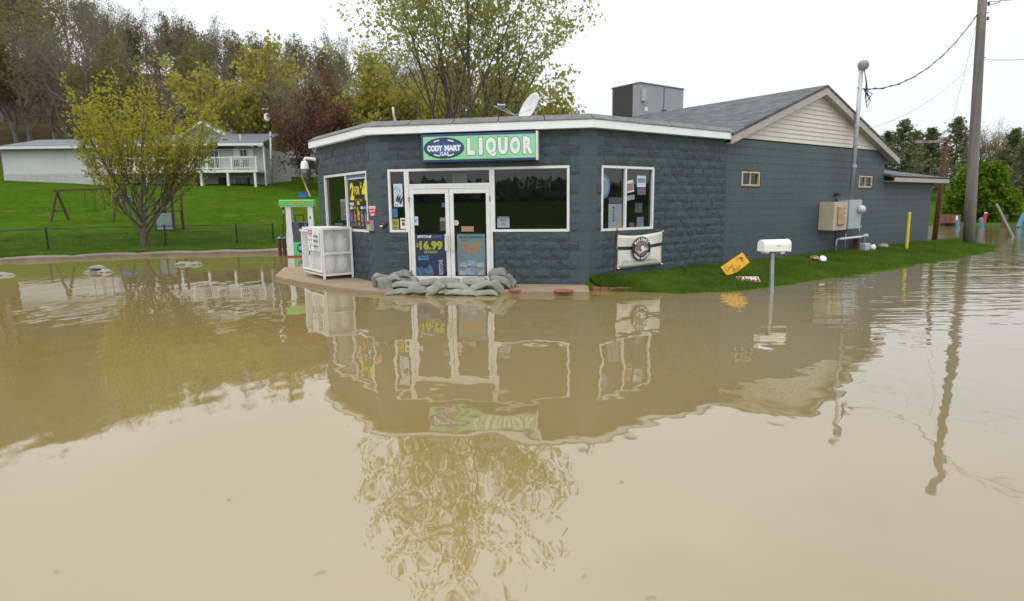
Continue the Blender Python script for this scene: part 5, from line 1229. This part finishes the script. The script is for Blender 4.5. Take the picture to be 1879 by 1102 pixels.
for px, Y, s, lb in ((1055, 75, .42, 'small bare tree on the skyline midway between dish and rooftop unit'), (1085, 80, .45, 'small bare tree on the skyline just left of the rooftop unit'), (1110, 85, .45, 'small bare tree on the skyline touching the rooftop unit')): put('bare', 1, px, Y, s, lb, 'bare_tree', 'small bare trees by the rooftop unit', M_twig, LM_brown, bare)
put('bare', 0, 560, 60, .72, 'bare grey tree standing above the red brown tree', 'bare_tree', GB, M_twig, LM_brown, bare)

# right bank: evergreens, bare trees, the round bush
def conifer(seed, H, r):
    rn = random.Random(seed); nr = np.random.default_rng(seed); V = []; P = []; D = []
    mb = MB().tube([(0, 0, -.3), (0, 0, H * .5), (0, 0, H)], [.16, .09, .02], 6)
    for z in np.arange(H * .16, H * .99, H * .035):
        n = 7; rr = r * (1 - (z / H) ** 1.8) * (.55 + .45 * abs(math.sin(z * 1.7 + seed))) + .15
        for i in range(n):
            a = rn.uniform(0, 6.28); ln = rr * rn.uniform(.5, 1.15); e = Vector((math.cos(a) * ln, math.sin(a) * ln, z + ln * rn.uniform(-.05, .3)))
            mb.tube([(0, 0, z), e], [.035, .01], 3)
            for q in range(16): t = rn.uniform(.25, 1); P.append((e.x * t + rn.gauss(0, .14), e.y * t + rn.gauss(0, .14), z + (e.z - z) * t + rn.gauss(0, .13))); D.append((math.cos(a), math.sin(a), .2))
    P = np.array(P); D = np.array(D); n = len(P); a = D + nr.normal(0, .7, (n, 3)); a /= np.linalg.norm(a, axis=1)[:, None]; b = np.cross(a, nr.normal(0, 1, (n, 3))); b /= np.linalg.norm(b, axis=1)[:, None]; s = nr.uniform(.22, .5, (n, 1))
    LV = np.stack([P - a * s * .5, P + b * s * .25, P + a * s * .6, P - b * s * .25], 1).reshape(-1, 3)
    return np.array([v[:] for v in mb.v]), mb.f, LV, np.arange(4 * n).reshape(n, 4)
def tree_thing2(name, label, loc, dat, bark, leaf, rz=0, sc=1, group=None):
    V, F, LV, LF_ = dat; t = thing(name, label, 'tree', M=Matrix.Translation(Vector(loc)) @ Matrix.Rotation(rz, 4, 'Z') @ Matrix.Scale(sc, 4), group=group)
    o = bpy.data.objects.new('trunk', mkmesh('trunk', V, F, bark)); link(o, WM[t.name], t)
    o = bpy.data.objects.new('crown', npmesh('crown', LV, LF_, leaf)); link(o, WM[t.name], t); return t
cf = [conifer(1, 9.0, 4.3), conifer(2, 8.2, 3.8)]
GC_ = 'evergreens on the right bank'; pc = {}
for i, (px, Y, s, lb) in enumerate(((1655, 64, .92, 'dark evergreen just right of the gable eave'), (1705, 66, .92, 'dark evergreen behind the rusty sign pole arm'), (1752, 74, .98, 'evergreen between the sign pole and tall pole'), (1858, 70, .92, 'evergreen near the right edge above the round bush'), (1625, 66, .8, 'low evergreen peeking over the lean-to roof'), (1885, 64, .85, 'evergreen cut by the right edge of view'), (1680, 72, .8, 'small evergreen between the two darker ones by the sign pole'))):
    p = at(px, 300, Y); loc = (p.x, Y, gz(p.x, Y) - .2)
    if i % 2 not in pc: pc[i % 2] = tree_thing2('evergreen_tree', lb, loc, cf[i % 2], M_barkd, LM_dark, i, s, GC_)
    else: tree_copy(pc[i % 2], loc, i * 1.3, s, lb)
for px, Y, s, wh in ((1735, 80, .50, 'behind the rusty sign pole'), (1790, 78, .52, 'behind the tall pole'), (1822, 84, .56, 'right of the tall pole'), (1845, 88, .52, 'above the round bush'), (1640, 86, .5, 'above the lean-to'), (1880, 90, .6, 'at the right edge')): put('bare', 2 if px % 2 else 0, px, Y, s, 'bare brown tree on the right bank ' + wh, 'bare_tree', 'bare trees on the right bank', M_twig, LM_brown, bare)
for px, Y, s, wh in ((1690, 76, .42, 'left of the sign pole'), (1840, 76, .44, 'above the round bush'), (1870, 80, .46, 'at the right edge'), (1775, 84, .44, 'behind the tall pole')): put('olive', 0, px, Y, s, 'olive bushy tree low on the right bank ' + wh, 'budding_tree', 'olive trees on the right bank', M_barkg, LM_olive, olive)
bu = grow(77, 4.6, .12, (9, 8, 6, 4), (.95, .6, .5, .45), (.8, .6, .6, .6), trunk=.40, nstem=8, stem_ang=.75, up=.04, wander=.12, leaf_n=13, leaf_s=.26, leaf_r=.18, levels=3, leaf_levels=1, low=.15, W=3.8)
p = at(1802, 398, 48); tree_thing('round_bush', 'round bright green bush on the bank behind the tall pole', 'bush', (p.x, 48, gz(p.x, 48)), bu, M_barkd, LM_bush)
for px, Y, s, lb in ((1745, 44, .28, 'small dark shrub at the bank left of the round bush'),):
    p = at(px, 398, Y); tree_thing('low_shrub', lb, 'bush', (p.x, Y, gz(p.x, Y)), bu, M_barkd, LM_dark, 1, s)
# dark woods beyond the road behind the viewer (seen in the shop glass)
wr_ = np.random.default_rng(3); n = 26000
ang = wr_.uniform(-math.pi * .98, .12, n); rad = wr_.uniform(125, 210, n); x = np.cos(ang) * rad * 1.25; y = np.sin(ang) * rad - 6
ok = (np.maximum(-(y + 26), (x - 85) * .6) > 3); x = x[ok]; y = y[ok]; n = len(x)
zz = ground_z(x, y); hh = (2.5 + 3.5 * np.sin(x * .13 + 2 * np.sin(y * .1)) ** 2); P = np.stack([x, y, zz + wr_.uniform(0, 1, n) * hh], 1)
a = wr_.normal(0, 1, (n, 3)); a /= np.linalg.norm(a, axis=1)[:, None]; b = np.cross(a, wr_.normal(0, 1, (n, 3))); b /= np.linalg.norm(b, axis=1)[:, None]; s = wr_.uniform(1.0, 2.6, (n, 1))
LV = np.stack([P - a * s, P + b * s * .7, P + a * s, P - b * s * .7], 1).reshape(-1, 3)
o = bpy.data.objects.new('woods', npmesh('woods', LV, np.arange(4 * n).reshape(n, 4), LM_dark)); link(o, Matrix.Identity(4)); tag(o, 'dark woods on the far side of the flooded road', 'woods', kind='stuff')

# ------------------------------------------------------------------ grass blades beside the store and along the shores
def blades(n, xs, ys, hmin, hmax, wd, seed):
    g = np.random.default_rng(seed); z = ground_z(xs, ys); k = z > .005 - .07 * np.clip(gnoise(xs * 5 + 2, ys * 5), 0, 1); xs, ys, z = xs[k], ys[k], z[k]; n = len(xs)
    a = g.uniform(0, 6.28, n); h = g.uniform(hmin, hmax, n) * (.6 + .8 * np.clip(.5 + gnoise(xs * 6, ys * 6), 0, 1)); ln = g.normal(0, .35, (n, 2)) * h[:, None]
    B = np.stack([xs, ys, z - .01], 1); dx = np.stack([np.cos(a), np.sin(a), np.zeros(n)], 1) * wd
    T = B + np.stack([ln[:, 0], ln[:, 1], h], 1)
    return np.stack([B - dx, B + dx, T], 1).reshape(-1, 3), np.arange(3 * n).reshape(n, 3)
g = np.random.default_rng(9); n = 130000
s = 20.8 * g.uniform(0, 1, n) ** 1.25; w_ = g.uniform(0, 1.12, n) * np.maximum(strip_w(s), 0); xs = C0[0] + RD[0] * s - LD[0] * w_; ys = C0[1] + RD[1] * s - LD[1] * w_
M_grass = leafmat('grass_blades', (.13, .205, .028), (.07, .13, .016), 1.1, .35)
V, F = blades(n, xs, ys, .025, .10, .006, 4)
o = bpy.data.objects.new('grass', npmesh('grass', V, F, M_grass)); link(o, Matrix.Identity(4)); tag(o, 'short green grass strip beside the store wall', 'grass', kind='stuff')
n = 90000; xs = g.uniform(-24, -5.2, n); ys = np.interp(xs, KX, KY) + .75 + 8 * g.uniform(0, 1, n) ** 1.8
V, F = blades(n, xs, ys, .03, .10, .012, 5)
o = bpy.data.objects.new('lawn_grass', npmesh('lawn_grass', V, F, M_grass)); link(o, Matrix.Identity(4)); tag(o, 'green lawn grass along the kerb on the left', 'grass', kind='stuff')
# floating twigs and leaf bits
M_twg = pm('floating_twig', (.10, .075, .045), .8)
for i, (px, py, ln, r_) in enumerate(((588, 1052, .06, .5), (104, 1050, .03, 0), (1072, 1058, .04, 1), (420, 917, .025, .3), (777, 697, .05, 0), (1140, 885, .03, .2), (870, 1088, .03, 1.4), (1195, 1098, .05, .1))):
    p = onz(px, py, .001); q = Vector((math.cos(r_), math.sin(r_), 0)) * ln * .5
    MB().tube([p - q, p + Vector((0, .008, .004)), p + q], [.0008, .0015, .0008], 5).build('twig', M_twg, label=('tiny twig floating on the brown flood water %s' % ('near the bottom edge', 'at the lower left', 'below the tree reflection', 'left of the tree reflection', 'in the door reflection', 'right of the tree reflection', 'lowest under the tree reflection', 'at bottom right of centre')[i]), cat='twig', group='twigs floating on the flood')

# ------------------------------------------------------------------ chain link fence, swing frame, play tower
fp = [(-24, 23.6), (-19.5, 26.0), (-15.6, 27.9), (-12.6, 28.4), (-11.0, 28.6)]
ft = thing('chain_link_fence', 'low dark chain link fence across the left lawn', 'fence', (-16, 27.5, gz(-16, 27.5)))
M_link = screenmat('chain_link', (.03, .035, .03), .16)
fpts = []
for (x0, y0), (x1, y1) in zip(fp[:-1], fp[1:]):
    for i in range(2): fpts.append((x0 + (x1 - x0) * i / 2, y0 + (y1 - y0) * i / 2))
fpts.append(fp[-1])
for i, (x, y) in enumerate(fpts):
    if i % 2 == 0 or i == len(fpts) - 1:
        MB(Matrix.Translation((x, y, gz(x, y)))).lathe([(.035, -.3), (.035, .93), (.02, .96)], 8).build('post', M_black, ft)
MB().tube([(x, y, gz(x, y) + .90) for x, y in fpts], .02, 6).build('top_rail', M_dark, ft)
for (x0, y0), (x1, y1) in zip(fpts[:-1], fpts[1:]):
    a, b = gz(x0, y0), gz(x1, y1); MB().add([(x0, y0, a + .03), (x1, y1, b + .03), (x1, y1, b + .89), (x0, y0, a + .89)], [(0, 1, 2, 3)]).build('wire_mesh', M_link, ft)
def onG(px, py, Y): p = at(px, py, Y); return Vector((p.x, Y, gz(p.x, Y)))
a = onG(105, 420, 33.5)
t = thing('swing_frame', 'brown wooden A frame swing set on the left lawn', 'swing set', a)
top = a + Vector((0, .3, 1.62))
for dx, dy in ((-.15, -.25), (.25, .7)): MB().tube([Vector((a.x + dx, a.y + dy, gz(a.x, a.y) - .1)), top], .07, 4).build('leg', M_brownwood, t)
MB().tube([a + Vector((-.02, -.0, .55)), a + Vector((.18, .55, .55))], .05, 4).build('brace', M_brownwood, t)
top2 = top + Vector((2.9, .6, .1)); MB().tube([top - Vector((.1, .02, -.03)), top2], .075, 4).build('top_beam', M_brownwood, t)
for dx, dy in ((-.2, -.35), (.25, .6)): MB().tube([Vector((top2.x + dx, top2.y + dy, gz(top2.x, top2.y) - .1)), top2], .07, 4).build('leg', M_brownwood, t)
for u in (.45, .62):
    c = top.lerp(top2, u); MB().tube([c, c - Vector((0, 0, 1.1))], .012, 4).tube([c + Vector((.4, .08, 0)), c + Vector((.4, .08, -1.1))], .012, 4).box(c.x, c.x + .4, c.y - .1, c.y + .14, c.z - 1.13, c.z - 1.1).build('swing', M_black, t)
a = onG(308, 425, 32.0)
t = thing('play_tower', 'small play tower with blue grey panel behind the maple', 'play tower', a)
for dx in (-.55, .35):
    for dy in (0, .9): MB(Matrix.Translation(a)).box(dx - .05, dx + .05, dy - .05, dy + .05, -.2, 1.75).build('post', M_brownwood, t)
for k in range(6): MB(Matrix.Translation(a)).box(-.5, .3, -.075, -.052, .1 + k * .14, .22 + k * .14).build('panel_board', pm('play_bluegrey', (.20, .25, .30), .7, (.3, .34, .38), vs=4), t)
MB(Matrix.Translation(a)).box(-.6, .4, -.02, .92, 1.0, 1.05).build('deck', M_brownwood, t); MB(Matrix.Translation(a)).box(-.5, .3, -.06, -.03, 1.35, 1.4).build('rail', M_brownwood, t)
a = onG(223, 366, 44); MB(Matrix.Translation(a)).lathe([(.5, 0), (.62, .25), (.55, .32), (.1, .3)], 12).build('play_pool', pm('toy_blue', (.03, .22, .6), .5), label='small blue play pool on the lawn under the deck', cat='toy')

# ------------------------------------------------------------------ white house with deck
HY = 56.0
M_hs = pm('house_siding', (.50, .50, .49), .6, (.45, .45, .44), vs=.6); M_hs2 = pm('garage_siding', (.56, .57, .58), .6, (.5, .51, .52), vs=.6)
M_hroof = pm('house_roof', (.15, .165, .18), .9, (.11, .12, .135), vs=3); M_tan = pm('gable_siding', (.42, .40, .33), .6, (.37, .35, .29), vs=1)
h0 = at(475, 358, HY); gzh = h0.z
X_ = lambda px: at(px, 300, HY).x
Z_ = lambda px, py: at(px, py, HY).z
t = thing('deck_house', 'pale grey house with long white deck on the left lawn', 'house', (X_(330), HY, gzh))
x0, x1 = X_(230), X_(468); zf = Z_(400, 312); zt = Z_(400, 268); ze = Z_(400, 262); zr_ = Z_(400, 247)
MB().box(x0, x1, HY + 2.2, HY + 9, gzh - 1.5, zt).build('wall', M_hs, t)
for k in range(12):                      # courses of siding on the upper storey
    z = zf + .05 + k * (zt - zf - .1) / 12; MB().hull([(x0, HY + 2.17, z), (x1 + .0, HY + 2.17, z), (x1, HY + 2.2, z), (x0, HY + 2.2, z)], [(x0, HY + 2.19, z + (zt - zf - .1) / 12), (x1, HY + 2.19, z + (zt - zf - .1) / 12), (x1, HY + 2.2, z + (zt - zf - .1) / 12), (x0, HY + 2.2, z + (zt - zf - .1) / 12)]).build('siding_board', M_hs, t)
rf = MB().hull([(x0 - .4, HY + .9, ze), (x1 + .5, HY + .9, ze), (x1 + .5, HY + 5.5, zr_ + .55), (x0 - .4, HY + 5.5, zr_ + .55)], [(x0 - .4, HY + .9, ze + .12), (x1 + .5, HY + .9, ze + .12), (x1 + .5, HY + 5.5, zr_ + .68), (x0 - .4, HY + 5.5, zr_ + .68)]).build('roof', M_hroof, t)
MB().box(x0 - .45, x1 + .52, HY + .82, HY + .898, ze - .16, ze + .06).build('gutter', M_white, rf); MB().tube([(X_(427), HY + 2, ze + .2), (X_(427), HY + 2, ze + .95)], .06, 6).build('roof_pipe', M_white, rf); MB().box(X_(394), X_(400), HY + 2, HY + 2.4, ze + .3, ze + .55).build('roof_vent', M_rust, rf)
MB().box(x1 + .3, x1 + .42, HY + 1.2, HY + 1.34, gzh, ze - .16).build('downspout', M_white, t)
dk = MB().box(X_(205), X_(474), HY - .3, HY + 2.16, zf - .22, zf).build('deck', M_white, t)
zrl = Z_(400, 289)
MB().box(X_(205), X_(474), HY - .3, HY - .22, zrl - .05, zrl + .05).build('handrail', M_white, dk)
MB().box(X_(205), X_(474), HY - .27, HY - .24, zf + .12, zf + .20).build('bottom_rail', M_white, dk)
for k in range(7): px = 205 + k * 44.5; MB().box(X_(px) - .06, X_(px) + .06, HY - .31, HY - .2, zf, zrl + .08).build('rail_post', M_white, dk)
bx_ = np.linspace(X_(206), X_(473), 84)
for xx in bx_: MB().box(xx - .018, xx + .018, HY - .27, HY - .24, zf + .2, zrl - .05).build('baluster', M_white, dk)
for px in (165, 269, 318, 369, 418, 468):
    if px > 200: MB().box(X_(px) - .09, X_(px) + .09, HY - .25, HY - .07, gzh - .6, zf - .22).build('deck_post', M_white, t)
def hwin(px0, px1, py0, py1, y, shutters=False, nm='window'):
    w_ = MB().box(X_(px0), X_(px1), y - .08, y, Z_(px0, py1), Z_(px0, py0)).build(nm, M_white, t); f_ = .10
    mid = (X_(px0) + X_(px1)) / 2
    for a_, b_ in ((X_(px0) + f_, mid - .03), (mid + .03, X_(px1) - f_)): MB().box(a_, b_, y - .095, y - .081, Z_(px0, py1) + f_, Z_(px0, py0) - f_).build('pane', M_mirror, w_)
    if shutters:
        for q in (-1, 1): cx = X_(px0) - .28 if q < 0 else X_(px1) + .28; MB().box(cx - .24, cx + .24, y - .07, y, Z_(px0, py1) - .05, Z_(px0, py0) + .05).build('shutter', M_white, w_)
hwin(422, 438, 269, 285, HY + 2.15, True); hwin(365, 384, 270, 308, HY + 2.15, False, 'patio_door'); hwin(336, 352, 270, 288, HY + 2.15, True); hwin(290, 306, 270, 288, HY + 2.15, True)
hwin(408, 441, 321, 350, HY + 2.15, False, 'patio_door'); hwin(330, 352, 318, 350, HY + 2.15, False, 'patio_door')
MB().box(X_(372), X_(391), HY + 1.2, HY + 1.7, gzh, gzh + .5).build('planter_box', M_white, t); MB().box(X_(380), X_(392), HY + 1.9, HY + 2.14, gzh + .5, gzh + 1.7).build('brown_screen', M_brownwood, t)
# gable behind
gx0, gx1, gxm = X_(255), X_(392), X_(324); gz0, gz1 = Z_(324, 246), Z_(324, 206)
MB().prism([(gx0 + .5, gz0 - 1.5), (gx1 - .5, gz0 - 1.5), (gx1 - .5, gz0), (gxm, gz1 - .2), (gx0 + .5, gz0)], HY + 5.6, HY + 12).build('gable_wall', M_tan, t)
for xa, xb in ((gx0, gxm), (gxm, gx1)):
    za, zb = (gz0 - .15, gz1) if xa == gx0 else (gz1, gz0 - .15)
    MB().hull([(xa, HY + 5.2, za - .22), (xb, HY + 5.2, zb - .22), (xb, HY + 5.2, zb), (xa, HY + 5.2, za)], [(xa, HY + 12.2, za - .22), (xb, HY + 12.2, zb - .22), (xb, HY + 12.2, zb), (xa, HY + 12.2, za)]).build('gable_roof', M_white, t)
w_ = MB().box(X_(318), X_(327), HY + 5.5, HY + 5.59, Z_(322, 232), Z_(322, 216)).build('window', M_white, t); MB().box(X_(319.5), X_(325.5), HY + 5.48, HY + 5.499, Z_(322, 230), Z_(322, 218)).build('pane', M_mirror, w_)
# garage wing
ga, gb = X_(18), X_(205); gzt, gzb = Z_(100, 272), Z_(100, 345)
MB().box(ga, gb, HY - .8, HY + 6, gzb - 1, gzt).build('garage_wall', M_hs2, t); MB().box(ga - .02, gb + .02, HY - .83, HY - .802, Z_(100, 319) - 2.4, Z_(100, 319)).build('foundation', pm('foundation_grey', (.48, .47, .45), .8), t)
MB().hull([(ga - .6, HY - 1.4, gzt - .02), (gb + .4, HY - 1.4, gzt - .02), (gb + .4, HY + 6.5, gzt - .02), (ga - .6, HY + 6.5, gzt - .02)], [(X_(42), HY + 2.2, gzt + 1.0), (gb + .4, HY + 2.2, gzt + 1.0), (gb + .4, HY + 2.9, gzt + 1.0), (X_(42), HY + 2.9, gzt + 1.0)]).build('garage_roof', M_hroof, t)
MB().box(ga - .62, gb + .4, HY - 1.46, HY - 1.401, gzt - .14, gzt + .03).build('gutter', M_white, t)
def chair(P, mat, label, face=0):
    t = thing('patio_chair', label, 'chair', P, face, 'patio chairs at the deck house'); M = WM[t.name]
    MB(M).box(-.25, .25, -.25, .25, .40, .45).build('seat', mat, t); MB(M).box(-.25, .25, .22, .27, .46, .98).build('backrest', mat, t)
    for dx in (-.22, .22):
        for dy in (-.22, .22): MB(M).box(dx - .025, dx + .025, dy - .025, dy + .025, 0, .399).build('leg', M_dark, t)
        MB(M).box(dx - .03, dx + .03, -.24, .21, .62, .66).build('armrest', M_dark, t)
M_ch = pm('chair_dark', (.05, .04, .04), .6)
for px, lb in ((399, 'dark patio chair under the deck, left of the sliding door'), (449, 'dark patio chair under the deck just right of the sliding door'), (462, 'dark patio chair under the deck by the corner post')): chair((X_(px), HY + 1.3, gzh), M_ch, lb)
for px, lb in ((350, 'dark chair on the deck in front of patio door, left one'), (372, 'dark chair on the deck in front of patio door, right one'), (424, 'dark chair on the deck at the small shuttered window'), (441, 'dark chair on the deck nearest its right end')): chair((X_(px), HY + .9, zf), M_ch, lb)
# small house farther up
H2 = 72; a = at(525, 320, H2); b = at(600, 320, H2); zz0 = gz(a.x + 2, H2); zw = at(550, 291, H2).z; zp = at(575, 262, H2).z
t = thing('small_house', 'small white house up the slope behind the fuel pump', 'house', (a.x + 2, H2, zz0))
MB().box(a.x, b.x, H2, H2 + 7, zz0 - 1.5, zw).build('wall', M_hs2, t)
MB().hull([(a.x - .4, H2 - .5, zw - .05), (b.x + .4, H2 - .5, zw - .05), (b.x + .4, H2 - .5, zw + .1), (a.x - .4, H2 - .5, zw + .1)], [(a.x - .4, H2 + 4, zw + 1.5), (b.x + .4, H2 + 4, zw + 1.5), (b.x + .4, H2 + 4, zw + 1.65), (a.x - .4, H2 + 4, zw + 1.65)]).build('roof', pm('small_roof', (.30, .30, .30), .9), t)
MB().prism([(at(545, 280, H2).x, zw), (at(580, 280, H2).x, zw), (at(580, 280, H2).x, zp), (at(560, 262, H2).x, zp), (at(545, 280, H2).x, zw + .8)], H2 - .2, H2 + 3).build('dormer', M_hs2, t)
w_ = MB().box(at(546, 300, H2).x, at(563, 300, H2).x, H2 - .06, H2 - .002, at(555, 308, H2).z, at(555, 292, H2).z).build('window', M_mirror, t); MB().box(at(552, 285, H2).x, at(558, 285, H2).x, H2 - .26, H2 - .202, at(555, 281, H2).z, at(555, 267, H2).z).build('window', M_mirror, t)
MB().box(at(534, 300, H2).x, at(541, 300, H2).x, H2 - .06, H2 - .002, zz0 - .2, at(537, 294, H2).z).build('door', M_white, t); MB().box(a.x - .15, a.x + .1, H2 - .1, H2 + .2, zz0 - 1, zw).build('corner_board', M_white, t)
# light pole with white can
P0 = onG(499, 342, 57); t = thing('light_pole', 'slim grey light pole with white transformer can by the deck house', 'light pole', P0)
MB().tube([P0 - Vector((0, 0, .3)), at(496, 240, 57)], [.11, .10], 8).build('lower_pole', M_galv, t, smooth=True); MB().tube([at(496, 240.2, 57), at(493, 195, 57)], [.10, .08], 8).build('upper_pole', M_barkd, t, smooth=True)
q = at(490, 222, 56.8); MB(Matrix.Translation(q)).lathe([(.20, 0), (.22, .03), (.22, .58), (.12, .66), (.06, .7)], 12).build('transformer_can', M_print_w, t, smooth=True); MB().tube([at(494, 201, 57), at(483, 200, 56.4)], .035, 5).lathe([(.12, -.05), (.14, .02), (.04, .08)], 8, at(483, 200, 56.4)).build('lamp_arm', M_galv, t)
a = at(555, 341, 50); a.z = gz(a.x, 50); MB(Matrix.Translation(a)).box(-.32, .32, -.2, .2, 0, .40).box(-.34, .34, -.22, .22, .402, .44).build('storage_tub', pm('tub_blue', (.04, .16, .42), .5), label='blue plastic tub on the slope behind the pump', cat='tub')
MB().tube([onG(552, 322, 60) + Vector((0, 0, .9)), onG(568, 345, 50) + Vector((0, 0, .1))], .08, 4).build('timber_rail', pm('raw_timber', (.42, .26, .12), .7), label='raw timber rail slanting down the slope behind the pump', cat='timber')
# wires over the road behind the viewer, mirrored in the shop glass
for k, (z0, z1) in enumerate(((7.2, 6.6), (6.2, 5.2))):
    wire('road_wire', 'sagging wire crossing over the flooded road, %s of the two' % ('upper' if k == 0 else 'lower'), Vector((-60, -14, z0)), Vector((60, -9, z1)), .8, .03, n=20)
